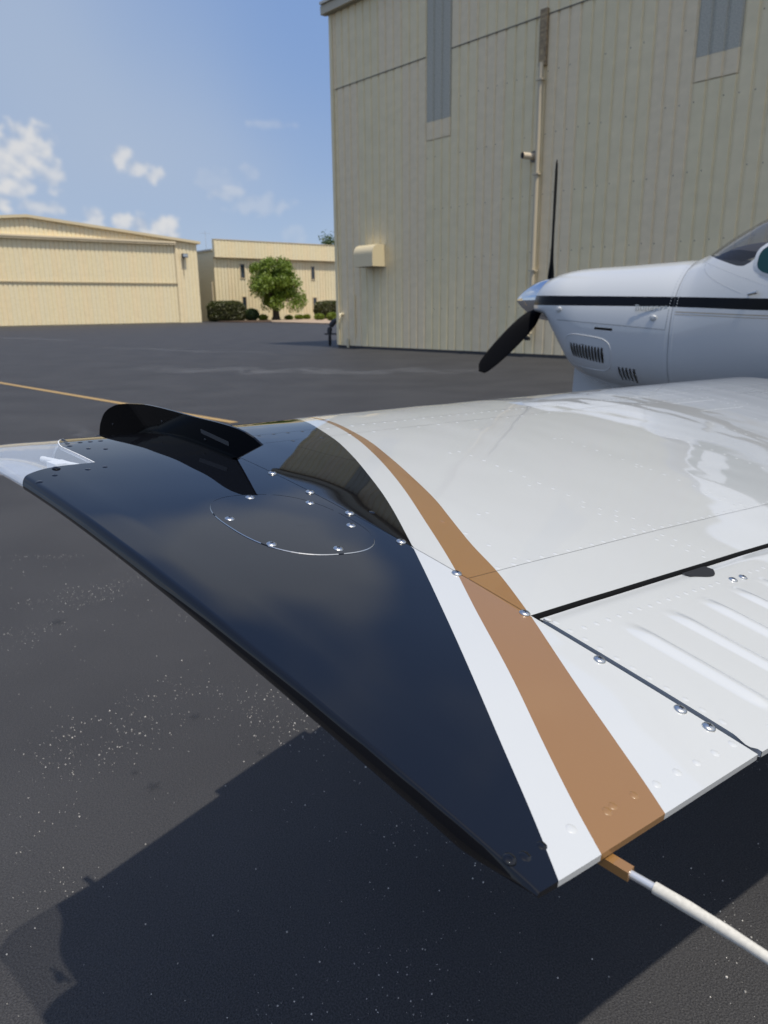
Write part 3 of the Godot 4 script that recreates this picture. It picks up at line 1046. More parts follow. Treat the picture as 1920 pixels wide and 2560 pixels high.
func build_plants() -> void:
	# the broad tree in front of the far building
	var at := Vector3(-13.55, 0.1, -97.0)
	var t := thing("shade_tree", "round green shade tree with a thick dark trunk before the tan building", "tree", at)
	var bark := plain("bark", srgb(0.05, 0.04, 0.03), 0.9)
	var st := begin()
	tube(st, [at, at + Vector3(0.03, 0.5, 0), at + Vector3(0.0, 1.5, 0.05), at + Vector3(0.08, 2.4, 0)], [0.62, 0.44, 0.40, 0.34], 12)
	part("trunk", st.commit(), bark, t)
	var clumps: Array = []
	for k in 16:
		var a := TAU * k / 16.0 * 2.4 + rng.randf() * 0.5
		var up := rng.randf_range(2.0, 6.9)
		var reach := rng.randf_range(1.6, 3.9) * (1.0 if up < 5.0 else 0.62)
		var end := at + Vector3(cos(a) * reach, up, sin(a) * reach * 0.9)
		st = begin()
		var mid := at + Vector3(cos(a) * reach * 0.45, mix(2.2, up, 0.6) + 0.3, sin(a) * reach * 0.42)
		tube(st, [at + Vector3(0, 1.9, 0), mid, end], [0.17, 0.09, 0.025], 7)
		part("limb", st.commit(), bark, t)
		clumps.append([end, rng.randf_range(0.85, 1.35)])
		clumps.append([mid + Vector3(rng.randfn() * 0.4, 0.7, rng.randfn() * 0.4), rng.randf_range(0.7, 1.1)])
	for k in 9:
		var a := rng.randf() * TAU
		clumps.append([at + Vector3(cos(a) * rng.randf_range(0.4, 3.2), rng.randf_range(4.2, 7.2), sin(a) * rng.randf_range(0.4, 3.0)), rng.randf_range(0.7, 1.2)])
	var pts: Array = []
	for c in clumps:
		for k in 420:
			var d : Vector3 = Vector3(rng.randfn(), rng.randfn() * 0.8, rng.randfn()).normalized() * pow(rng.randf(), 0.45) * c[1]
			d.y -= 0.25 * Vector2(d.x, d.z).length_squared() / c[1]
			pts.append([c[0] + d])
	var o := part("crown", leaf_mesh(pts, 0.19, 0.5), leaf_mat("tree_leaf", srgb(0.15, 0.21, 0.025)), t)
	o.set_meta("kind", "stuff")
	# clipped and round shrubs along the building
	var dark := leaf_mat("hedge_leaf", srgb(0.075, 0.075, 0.03))
	var deep := leaf_mat("shrub_leaf", srgb(0.04, 0.065, 0.02))
	var bright := leaf_mat("mound_leaf", srgb(0.16, 0.21, 0.016))
	bush("clipped_hedge", "broad dark clipped hedge left of the round tree", "hedge", Vector3(-19.6, 0.0, -95.8), Vector3(2.25, 2.45, 1.5), 12000, 0.15, dark, 4.0)
	bush("clipped_hedge", "dark clipped hedge half hidden behind the large hangar corner", "hedge", Vector3(-7.0, 0.05, -103.5), Vector3(2.1, 2.35, 1.4), 9000, 0.15, dark, 4.0)
	bush("round_shrub", "dark green round shrub between the hedge and the tree trunk", "shrub", Vector3(-16.6, 0.1, -96.5), Vector3(0.95, 1.45, 0.9), 4000, 0.12, deep)
	bush("low_mound", "low bright mound right beside the foot of the tree trunk", "shrub", Vector3(-15.2, 0.1, -97.0), Vector3(0.6, 0.72, 0.5), 1600, 0.10, bright, 2.0, "low clipped mounds in the bed")
	var marks := [[740.0, 796.5, 0.50, 0.56, "small bright mound nearest the trunk on its right side"], [764.0, 795.0, 0.60, 0.58, "second bright mound from the trunk, before the tan wall"], [783.0, 794.5, 0.48, 0.60, "third bright mound, touching its neighbour at the right"], [808.0, 798.0, 0.62, 0.74, "bright mound below the dark hedge at the right"], [838.0, 801.0, 0.60, 0.90, "bright mound cut off by the large hangar corner"]]
	var where := [Vector3(-12.1, 0.12, -98.5), Vector3(-11.1, 0.12, -101.5), Vector3(-10.2, 0.12, -103.0), Vector3(-7.75, 0.12, -93.8), Vector3(-5.75, 0.12, -87.5)]
	for k in 5:
		bush("low_mound", marks[k][4], "shrub", where[k], Vector3(marks[k][2], marks[k][3], marks[k][2] * 0.85), 1600, 0.10, bright, 2.2, "low clipped mounds in the bed")
	# a tree far behind, seen in the gap beside the hangar corner
	var f := Vector3(-6.9, 0, -128.0)
	var g := thing("distant_tree", "dark tree seen in the narrow gap between building and large hangar", "tree", f)
	st = begin()
	tube(st, [f, f + Vector3(0.1, 4, 0), f + Vector3(0, 8, 0)], [0.5, 0.35, 0.12], 8)
	part("trunk", st.commit(), bark, g)
	pts = []
	for k in 26:
		var c := f + Vector3(rng.randfn() * 1.3, rng.randf_range(1.5, 12.2), rng.randfn() * 1.3)
		for i in 200:
			pts.append([c + Vector3(rng.randfn(), rng.randfn(), rng.randfn()) * 0.62])
	o = part("crown", leaf_mesh(pts, 0.26, 0.3), deep, g)
	o.set_meta("kind", "stuff")

func build_cart() -> void:
	# a black wheeled thing that peeps out behind the corner of the large hangar
	var at := Vector3(-2.02, 0, -29.8)
	var t := thing("wheeled_cart", "black wheeled cart peeping out behind the large hangar's left corner", "cart", at)
	var st := begin()
	lattice(st, 24, 10, func(u, v):
		var a: float = u * TAU
		var b: float = v * TAU
		return at + Vector3(0.05 + 0.05 * sin(b) , 0.24 + (0.18 + 0.06 * cos(b)) * sin(a), (0.18 + 0.06 * cos(b)) * cos(a)) + Vector3(-0.1, 0, 0),
		func(p, u, _v): return p - (at + Vector3(-0.05, 0.24 + 0.18 * sin(u * TAU), 0.18 * cos(u * TAU))))
	var wheel := part("wheel", st.commit(), mat("rubber"), t)
	st = begin()
	tube(st, [at + Vector3(-0.08, 0.24, 0), at + Vector3(-0.02, 0.24, 0)], [0.12, 0.12], 16)
	part("rim", st.commit(), mat("aluminium"), wheel)
	# curved back
	st = begin()
	var pts: Array = []
	var rad: Array = []
	for k in 11:
		var a := PI * (0.50 + 0.55 * k / 10.0)
		pts.append(at + Vector3(0.34 + 0.40 * cos(a), 0.52 + 0.47 * sin(a), 0.0))
		rad.append(0.085 + 0.02 * sin(PI * k / 10.0))
	tube(st, pts, rad, 12)
	part("rounded_back", st.commit(), mat("dark_plastic"), t)
	st = begin()
	box(st, at + Vector3(-0.02, 0.46, 0), Vector3(0.24, 0, 0), Vector3(0, 0.03, 0), Vector3(0, 0, 0.05))
	part("foot_bar", st.commit(), mat("dark_plastic"), t)

# ---------------------------------------------------------------- the aeroplane
func build_aeroplane() -> void:
	var base := Vector3(2.6, 0, -4.6)
	var t := thing("aeroplane", "white low-wing single-engine aeroplane with black wing tip and tan stripe", "aeroplane", base)
	build_wing(t)
	build_fuselage(t)
	build_propeller(t)
	build_gear(t)

func build_wing(t: Node3D) -> void:
	var root := 4.5
	var none := [1, 1, 1, 1]
	# tip cap: black paint, white and tan bands, clear nose with the navigation light
	var tip := painted("wing_tip", t, 0.287, 0.9985, 110, func(x): return -tip_at(x), func(_x): return -0.0005, [46, 14, 14, 14], 1.0, null, true)
	part_more(tip, "tip_nose", 0.0, 0.287, 40, func(x): return lens_edge(x), func(_x): return -0.0005, [24, 2, 2, 2])
	painted("tip_underside", tip, 0.287, 0.9985, 50, func(x): return -tip_at(x), func(_x): return -0.0005, [30, 6, 6, 6], -1.0)
	painted("tip_underside", tip, 0.0, 0.287, 30, func(x): return lens_edge(x), func(_x): return -0.0005, [16, 2, 2, 2], -1.0)
	var st := begin()
	wall_across(st, -0.0008, -0.0008, 0.002, 0.998, 40, inboard, -0.0004)
	part("tip_rib", st.commit(), mat("black_gap"), tip)
	# lip of the black paint round the clear nose
	st = begin()
	for k in 24:
		var x0 := 0.287 * k / 24.0
		var x1 := 0.287 * (k + 1) / 24.0
		face(st, W(lens_edge(x0), x0, 1, 0.0), W(lens_edge(x1), x1, 1, 0.0), W(lens_edge(x1), x1, 1, -0.004), W(lens_edge(x0), x0, 1, -0.004), -inboard)
		face(st, W(lens_edge(x0), x0, 1, 0.0003), W(lens_edge(x1), x1, 1, 0.0003), W(lens_edge(x1) + 0.0016, x1, 1, 0.0003), W(lens_edge(x0) + 0.0016, x0, 1, 0.0003), Vector3.UP)
	part("lens_lip", st.commit(), mat("white_plastic"), tip)
	var clear := plain("clear_plastic", Color(0.90, 0.94, 1.0, 0.22), 0.05)
	clear.transparency = BaseMaterial3D.TRANSPARENCY_ALPHA
	var lens := painted_plain("navigation_lens", t, 0.0, 0.2865, 30, func(x): return -tip_at(x), func(x): return lens_edge(x) - 0.0005, 30, 1.0, clear, -0.0012)
	st = begin()
	var lm := W(-0.222, 0.238, 1, -0.013)
	box(st, lm, forward * 0.013, Vector3.UP * 0.005, inboard * 0.009)
	part("lamp_block", st.commit(), mat("white_plastic"), lens)
	st = begin()
	tube(st, [W(-0.228, 0.20, 1, -0.011), W(-0.208, 0.272, 1, -0.008)], [0.0035, 0.0035], 10)
	part("strobe_tube", st.commit(), mat("white_plastic"), lens)
	# skins of the wing proper, lapped at two seams
	var s0 := func(_x): return 0.0005
	var s1 := func(_x): return root
	painted("wing_skin", t, 0.0, 0.2262, 44, s0, s1, [24, 6, 4, 70])
	painted("wing_skin", t, 0.2268, 0.2738, 10, s0, s1, [20, 6, 4, 70])
	painted("wing_skin", t, 0.2744, 0.7133, 90, s0, s1, [20, 8, 8, 90])
	painted("wing_skin", t, 0.7139, 0.7895, 22, s0, s1, [2, 6, 8, 90])
	painted("wing_underside", t, 0.0, 0.805, 30, s0, s1, [6, 3, 3, 30], -1.0)
	st = begin()
	for x in [0.2265, 0.2741, 0.7136]:
		for k in 60:
			var a := mix(0.001, root, k / 60.0)
			var b := mix(0.001, root, (k + 1) / 60.0)
			face(st, W(a, x - 0.004, 1, -0.0009), W(b, x - 0.004, 1, -0.0009), W(b, x + 0.004, 1, -0.0009), W(a, x + 0.004, 1, -0.0009), Vector3.UP)
	part("seam_backing", st.commit(), plain("seam_grey", srgb(0.3, 0.31, 0.32), 0.6), t)
	st = begin()
	for k in 20:
		var a := mix(0.635, 0.785, k / 20.0)
		var b := mix(0.635, 0.785, (k + 1) / 20.0)
		face(st, W(-0.004, a, 1, -0.0011), W(0.004, a, 1, -0.0011), W(0.004, b, 1, -0.0011), W(-0.004, b, 1, -0.0011), Vector3.UP)
	part("joint_backing", st.commit(), plain("seam_grey", srgb(0.3, 0.31, 0.32), 0.6), t)
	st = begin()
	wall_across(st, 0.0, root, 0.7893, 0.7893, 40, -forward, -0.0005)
	part("rear_spar_shade", st.commit(), mat("black_gap"), t)  # black stands in for shade deep in the gap; the web itself is white
	st = begin()
	wall_across(st, 0.001, 0.001, 0.79, 0.997, 20, -inboard, -0.004)
	part("aileron_end_rib", st.commit(), mat("white_paint"), t)
	# aileron
	var a0 := func(x): return 0.0075 - 0.005 * smoothstep(0.975, 0.99, x) * (1.0 - smoothstep(0.99, 0.995, x))
	var a1 := func(_x): return 2.6
	var ail := painted("aileron", t, 0.7948, 0.9985, 56, a0, a1, [1, 1, 1, 620], 1.0, func(s, x): return bead(s, x) - 0.0022 * pow(1.0 - smoothstep(0.7948, 0.812, x), 2.0), true)
	st = begin()
	for k in 40:
		var a := mix(0.0075, 2.6, k / 40.0)
		var b := mix(0.0075, 2.6, (k + 1) / 40.0)
		face(st, W(a, 0.7948, 1, -0.0022), W(b, 0.7948, 1, -0.0022), W(b, 0.800, 1, -0.012), W(a, 0.800, 1, -0.012), forward + Vector3.UP * 0.3)
		face(st, W(a, 0.800, 1, -0.012), W(b, 0.800, 1, -0.012), W(b, 0.81, -1), W(a, 0.81, -1), forward)
	wall_across(st, 0.0078, 0.0078, 0.7985, 0.998, 20, -inboard)
	part("aileron_nose", st.commit(), mat("white_paint"), ail)
	painted("aileron_underside", ail, 0.80, 0.9985, 12, func(_x): return 0.0075, a1, [1, 1, 1, 20], -1.0)
	# flap, further in
	painted("flap", t, 0.7948, 0.9985, 20, func(_x): return 2.61, s1, [1, 1, 1, 20], 1.0, null, true)
	painted("flap_underside", t, 0.80, 0.9985, 8, func(_x): return 2.61, s1, [1, 1, 1, 8], -1.0)
	# black sheet painting the shade of the hinge cut-out, with two screws
	st = begin()
	for k in 12:
		var a := mix(0.318, 0.385, k / 12.0)
		var b := mix(0.318, 0.385, (k + 1) / 12.0)
		var wa := 0.0075 * sin(PI * pow(k / 12.0, 1.3))
		var wb := 0.0075 * sin(PI * pow((k + 1) / 12.0, 1.3))
		face(st, W(a, 0.7948, 1, -0.0005), W(b, 0.7948, 1, -0.0005), W(b, 0.8045 + wb * 1.3, 1, 0.0006), W(a, 0.8045 + wa * 1.3, 1, 0.0006), Vector3.UP)
	part("hinge_slot_shade", st.commit(), mat("black_gap"), ail)
	var sm := screw_mesh()
	put_screw(ail, sm, 0.3811, 0.8282)
	put_screw(ail, sm, 0.4097, 0.8292)
	# screws of the tip joint and of the aileron edge
	for x in [0.3999, 0.4733, 0.5433, 0.6246, 0.7019, 0.7847]:
		put_screw(tip, sm, -0.003, x)
	for x in [0.8655, 0.9391, 0.9626]:
		put_screw(tip, sm, -0.006, x)
	put_screw(tip, sm, -0.2508, 0.2950, mat("black_paint"), 0.85)
	put_screw(tip, sm, -0.274, 0.974, mat("black_paint"), 0.8)
	# oval inspection cover
	st = begin()
	var cs := -0.0905
	var cx := 0.5417
	var rim := func(a: float, k: float) -> Vector2:
		var ca := cos(a)
		var sa := sin(a)
		var r := pow(pow(absf(ca), 2.5) + pow(absf(sa), 2.5), -1.0 / 2.5) * k
		var skew := 0.012 * ca
		return Vector2(cs + 0.0745 * r * ca, cx + 0.0845 * r * sa + skew)
	for i in 72:
		var a := TAU * i / 72.0
		var b := TAU * (i + 1) / 72.0
		var lev := [[1.0, -0.0002], [0.994, 0.0007], [0.975, 0.0009], [0.6, 0.0009], [0.001, 0.0009]]
		for k in 4:
			var q: Array = []
			for c in [[a, k], [b, k], [b, k + 1], [a, k + 1]]:
				var v: Vector2 = rim.call(c[0], lev[c[1]][0])
				q.append([W(v.x, v.y, 1, lev[c[1]][1]), wing_normal(v.x, v.y)])
			if k == 0:
				face(st, q[0][0], q[1][0], q[2][0], q[3][0], (q[0][0] - W(cs, cx)) + Vector3.UP * 0.02)
			else:
				tri(st, q[0][0], q[1][0], q[2][0], q[0][1], q[1][1], q[2][1])
				tri(st, q[0][0], q[2][0], q[3][0], q[0][1], q[2][1], q[3][1])
	var cover := part("inspection_cover", st.commit(), mat("black_paint"), tip)
	st = begin()
	for i in 72:
		var a := TAU * i / 72.0
		var b := TAU * (i + 1) / 72.0
		if sin(i * 1.7) + sin(i * 0.61) < -1.5:
			continue
		var p0: Vector2 = rim.call(a, 1.003)
		var p1: Vector2 = rim.call(b, 1.003)
		var p2: Vector2 = rim.call(b, 0.996)
		var p3: Vector2 = rim.call(a, 0.996)
		face(st, W(p0.x, p0.y, 1, 0.0002), W(p1.x, p1.y, 1, 0.0002), W(p2.x, p2.y, 1, 0.0009), W(p3.x, p3.y, 1, 0.0009), Vector3.UP)
	part("cover_rim_glint", st.commit(), mat("steel"), tip)  # steel ring drawn for the light caught along the cover edge
	for q in [[-0.0906, 0.4662], [-0.0291, 0.5026], [-0.0291, 0.5724], [-0.1523, 0.5125], [-0.1496, 0.5817], [-0.0883, 0.615]]:
		put_screw(tip, sm, q[0], q[1])
	# rivets
	rivet_rows(t, [[0.424, 0.4325, 0.426, 0.6653, 11], [0.392, 0.4126, 0.4205, 0.4122, 2], [0.392, 0.5514, 0.424, 0.5511, 2],
		[0.400, 0.63, 0.40, 0.70, 4], [0.45, 0.655, 0.45, 0.70, 3],
		[0.80, 0.4316, 0.804, 0.70, 13], [0.775, 0.41, 0.80, 0.4116, 2], [0.78, 0.5512, 0.80, 0.5525, 2], [0.775, 0.66, 0.775, 0.70, 3],
		[1.236, 0.43, 1.236, 0.70, 14], [1.205, 0.66, 1.205, 0.70, 3], [1.67, 0.43, 1.67, 0.70, 14], [2.1, 0.43, 2.1, 0.70, 14], [2.5, 0.3, 2.5, 0.70, 18],
		[0.0604, 0.7095, 1.9, 0.7095, 64], [0.05, 0.2315, 2.4, 0.2315, 70], [0.08, 0.2785, 2.4, 0.2785, 34],
		[0.40, 0.73, 0.42, 0.78, 4], [0.43, 0.725, 0.445, 0.77, 4],
		[0.105, 0.60, 0.105, 0.70, 4], [0.18, 0.6, 0.20, 0.6, 2], [1.9, 0.30, 2.35, 0.30, 22], [1.9, 0.36, 2.35, 0.36, 22], [2.35, 0.30, 2.35, 0.36, 5]])
	rivet_rows(ail, [[0.012, 0.8, 0.012, 0.8, 1], [0.037, 0.8252, 0.3437, 0.8255, 15], [0.445, 0.8255, 2.5, 0.8255, 90], [0.0155, 0.8074, 0.0163, 0.9638, 11],
		[0.055, 0.985, 2.5, 0.985, 80]])
	rivet_rows(tip, [[-0.262, 0.977, -0.012, 0.982, 1], [-0.245, 0.976, -0.215, 0.977, 2], [-0.178, 0.978, -0.170, 0.9775, 2], [-0.145, 0.978, -0.008, 0.983, 6],
		[-0.2876, 0.3202, -0.263, 0.316, 2], [-0.2175, 0.3129, -0.1945, 0.3099, 2], [-0.165, 0.12, -0.185, 0.19, 5], [-0.16, 0.17, -0.13, 0.17, 3], [-0.17, 0.215, -0.15, 0.225, 2],
		[0.03, 0.55, 0.06, 0.56, 1]], 0.0036, 0.0010)
	# stall strip on the leading edge
	st = begin()
	for k in 10:
		var a := mix(0.46, 0.92, k / 10.0)
		var b := mix(0.46, 0.92, (k + 1) / 10.0)
		face(st, W(a, 0.012, 1, 0.001), W(b, 0.012, 1, 0.001), W(b, 0.0, 1) + forward * 0.03, W(a, 0.0, 1) + forward * 0.03, Vector3.UP)
		face(st, W(a, 0.012, -1, -0.001), W(b, 0.012, -1, -0.001), W(b, 0.0, 1) + forward * 0.03, W(a, 0.0, 1) + forward * 0.03, Vector3.DOWN)
	for a in [0.46, 0.92]:
		tri(st, W(a, 0.012, 1, 0.001), W(a, 0.012, -1, -0.001), W(a, 0.0, 1) + forward * 0.03, inboard * (a - 0.6), inboard * (a - 0.6), inboard * (a - 0.6))
	part("stall_strip", st.commit(), mat("white_paint"), t)
	build_fence(t)
	build_wick(t)

func part_more(parent: MeshInstance3D, called: String, x0: float, x1: float, rows: int, from: Callable, to: Callable, cols: Array) -> void:
	var o := painted(called, parent, x0, x1, rows, from, to, cols)
	o.position = Vector3.ZERO

func painted_plain(called: String, parent: Node3D, x0: float, x1: float, rows: int, from: Callable, to: Callable, n: int, _side: float, m: Material, lift: float) -> MeshInstance3D:
	# an unpainted shell over and under the leading edge
	var st := begin()
	for side in [1.0, -1.0]:
		lattice(st, n, rows, func(u, v):
			var x := mix(x0, x1, v * v)
			return W(mix(from.call(x), to.call(x), u * u), x, side, lift * side),
			func(_p, _u, v): return (forward * (1.0 - v) * 0.5 + Vector3.UP * side))
	return part(called, st.commit(), m, parent)

func build_fence(t: Node3D) -> void:
	# the upright black plate that stands along the joint of the tip
	var fence := plain("fence_black", srgb(0.0018, 0.002, 0.0025), 0.1)
	fence.metallic_specular = 0.3
	var foot := func(x: float) -> Vector3: return W(-0.010, clampf(x, 0.0, 1.0), 1, -0.001)
	var up := Vector3(0, 1, 0) - inboard * 0.05
	up = up.normalized()
	# outline in (distance aft from the leading edge, height)
	var n := 40
	var lo: Array[Vector3] = []
	var hi: Array[Vector3] = []
	var mid := W(-0.010, 0.2, 1)
	for k in n + 1:
		var u := float(k) / n
		var ab := mix(-0.270, 0.1242, u)
		var at := mix(-0.2640, 0.1878, u * u * (1.6 - 0.6 * u))
		var wl := clampf((-0.09 - ab) / 0.18, 0.0, 1.0)
		var wh := clampf((-0.09 - at) / 0.18, 0.0, 1.0)
		lo.append(mid - forward * (ab + 0.052 * wl) - inboard * 0.020 * wl + Vector3.UP * curve_at([-0.28, -0.17, -0.135, -0.097, -0.05, 0.0, 0.0962, 0.1441], [-0.0190, -0.0205, -0.0105, -0.0035, -0.0010, -0.001, -0.0094, -0.0155], ab))
		var h := curve_at([-0.2640, -0.2579, -0.2355, -0.2014, -0.1637, -0.0747, 0.0367, 0.1419, 0.1842, 0.1878], [-0.0078, 0.0009, 0.0190, 0.0313, 0.0373, 0.0401, 0.0350, 0.0290, 0.0175, 0.0139], at)
		hi.append(mid - forward * (at + 0.052 * wh) - inboard * (0.020 * wh + 0.10 * (h + 0.015)) + Vector3.UP * h)
	var th := inboard * 0.0016
	var st := begin()
	for k in n:
		for s in [-1.0, 1.0]:
			face(st, lo[k] + th * s, lo[k + 1] + th * s, hi[k + 1] + th * s, hi[k] + th * s, inboard * s)
		face(st, hi[k] - th, hi[k + 1] - th, hi[k + 1] + th, hi[k] + th, up)
	for k in [0, n]:
		face(st, lo[k] - th, lo[k] + th, hi[k] + th, hi[k] - th, forward if k == 0 else -forward)
	var f := part("wing_fence", st.commit(), fence, t)
	st = begin()
	# flange and bead at the foot
	for k in n:
		for s in [-1.0, 1.0]:
			face(st, lo[k] + th * s + up * 0.003, lo[k + 1] + th * s + up * 0.003, lo[k + 1] + th * s * 5.0 + up * 0.0014, lo[k] + th * s * 5.0 + up * 0.0014, up)
	part("fence_flange", st.commit(), fence, f)
	st = begin()
	var a: Vector3 = hi[32].lerp(lo[32], 0.36) - th * 1.25
	var b: Vector3 = hi[37].lerp(lo[37], 0.50) - th * 1.25
	var dn := -up * 0.006
	face(st, a, b, b + dn, a + dn, -inboard)
	part("grey_inset", st.commit(), plain("inset_grey", srgb(0.055, 0.057, 0.06), 0.5), f)
	for q in [[9, 0.42], [24, 0.52], [33, 0.72]]:
		var o := part("fence_screw", screw_mesh(), mat("black_paint"), f)
		var c: Vector3 = hi[q[0]].lerp(lo[q[0]], q[1]) - th * 1.02
		var nn := -inboard
		o.transform = Transform3D(Basis(up, nn, up.cross(nn)) * 0.4, c)

func build_wick(t: Node3D) -> void:
	# static wick under the trailing edge
	var s := W(-0.205, 0.978, -1, -0.0034)
	var aft := -forward
	var e := W(-0.205, 1.0, -1, -0.0060) + aft * 0.012
	var st := begin()
	box(st, s.lerp(e, 0.5), (e - s) * 0.5, Vector3.UP * 0.0030, inboard * 0.0036)
	var w := part("static_wick", st.commit(), mat("tan_paint"), t)
	st = begin()
	var d := (aft - Vector3.UP * 0.02).normalized()
	tube(st, [e - d * 0.002, e + d * 0.022], [0.0024, 0.0024], 14)
	part("wick_ferrule", st.commit(), plain("bare_alloy", srgb(0.72, 0.72, 0.72), 0.35, 0.6), w)
	st = begin()
	var pts: Array = []
	var rad: Array = []
	for k in 26:
		var u := k / 25.0
		pts.append(e + d * (0.014 + 0.24 * u) - Vector3.UP * 0.055 * u * u)
		var r := mix(0.0034, 0.0027, smoothstep(0.05, 0.33, u))
		r *= 1.0 + 0.04 * sin(u * 90.0) * (1.0 - u)
		rad.append(r)
	tube(st, pts, rad, 16)
	part("wick_sleeve", st.commit(), textured("sleeve", srgb(0.72, 0.69, 0.61), 0.6, noise_tex(0.08, 90, Color(0.85, 0.85, 0.85), Color(1, 1, 1), 128, 3), 30.0), w)

# fuselage: heights and widths against the distance aft of the hub
func body_top(a: float) -> float:
	return curve_at([0.03, 0.092, 0.19, 0.371, 0.751, 1.166, 1.28, 1.335, 1.363, 1.475, 1.594, 1.70, 2.1, 2.6, 3.4, 4.4, 7.0], [0.09, 0.134, 0.167, 0.192, 0.201, 0.214, 0.219, 0.247, 0.256, 0.335, 0.405, 0.456, 0.585, 0.63, 0.60, 0.45, 0.16], a)

func body_low(a: float) -> float:
	return curve_at([0.03, 0.147, 0.194, 0.253, 0.331, 0.418, 0.683, 1.2, 2.0, 3.2, 4.4, 7.0], [-0.145, -0.167, -0.209, -0.334, -0.472, -0.59, -0.70, -0.76, -0.80, -0.76, -0.55, -0.1], a)

func body_half(a: float) -> float:
	return curve_at([0.03, 0.12, 0.25, 0.45, 0.8, 1.3, 2.0, 3.2, 4.4, 7.0], [0.27, 0.345, 0.40, 0.445, 0.49, 0.54, 0.58, 0.58, 0.42, 0.08], a)

func stripe_top(a: float) -> float:
	return curve_at([0.0, 0.128, 1.282, 1.884, 7.0], [-0.003, -0.006, -0.036, -0.056, -0.20], a)

func stripe_low(a: float) -> float:
	return curve_at([0.0, 0.125, 1.287, 1.892, 7.0], [-0.074, -0.078, -0.101, -0.126, -0.27], a)

func body(a: float, z: float, side := 1.0, lift := 0.0) -> Vector3:
	# a point of the skin: aft distance, height against the hub
	var top := body_top(a)
	var low := body_low(a)
	var w := body_half(a)
	var zw := mix(-0.10, (top + low) / 2 - 0.02, smoothstep(0.1, 0.6, a))
	zw = clampf(zw, low + 0.01, top - 0.01)
	var n := 2.3 if z > zw else 2.7
	var q := clampf((z - zw) / (top - zw) if z > zw else (zw - z) / (zw - low), 0.0, 1.0)
	var yy := w * pow(maxf(1.0 - pow(q, n), 0.0), 1.0 / n)
	return hub - forward * a - inboard * (yy + lift) * side + Vector3.UP * z

func glass_foot(a: float) -> float:
	if a < 1.336 or a > 2.12:
		return 9.0
	if a < 1.70:
		return curve_at([1.336, 1.40, 1.55, 1.66, 1.70], [0.252, 0.228, 0.178, 0.143, 0.139], a)
	return curve_at([1.70, 1.74, 1.83, 2.12], [0.139, 0.16, 0.262, 0.60], a)

func skin(called: String, t: Node3D, a0: float, a1: float, rows: int, lo: Callable, hi: Callable, cols: int, m: Material, round_up := 0) -> MeshInstance3D:
	var st := begin()
	for side in [1.0, -1.0]:
		lattice(st, cols, rows, func(u, v):
			var a := mix(a0, a1, v)
			var k: float = u
			if round_up > 0:
				k = sin(u * PI / 2)
			elif round_up < 0:
				k = 1.0 - cos(u * PI / 2)
			var l: float = lo.call(a)
			var h: float = hi.call(a)
			return body(a, mix(l, maxf(l, h), k), side),
			func(p, _u, _v): return (p - (hub - forward * p.distance_to(hub) * 0.0 + (-forward) * (hub - p).dot(forward) + Vector3.UP * -0.2)))
	return part(called, st.commit(), m, t)

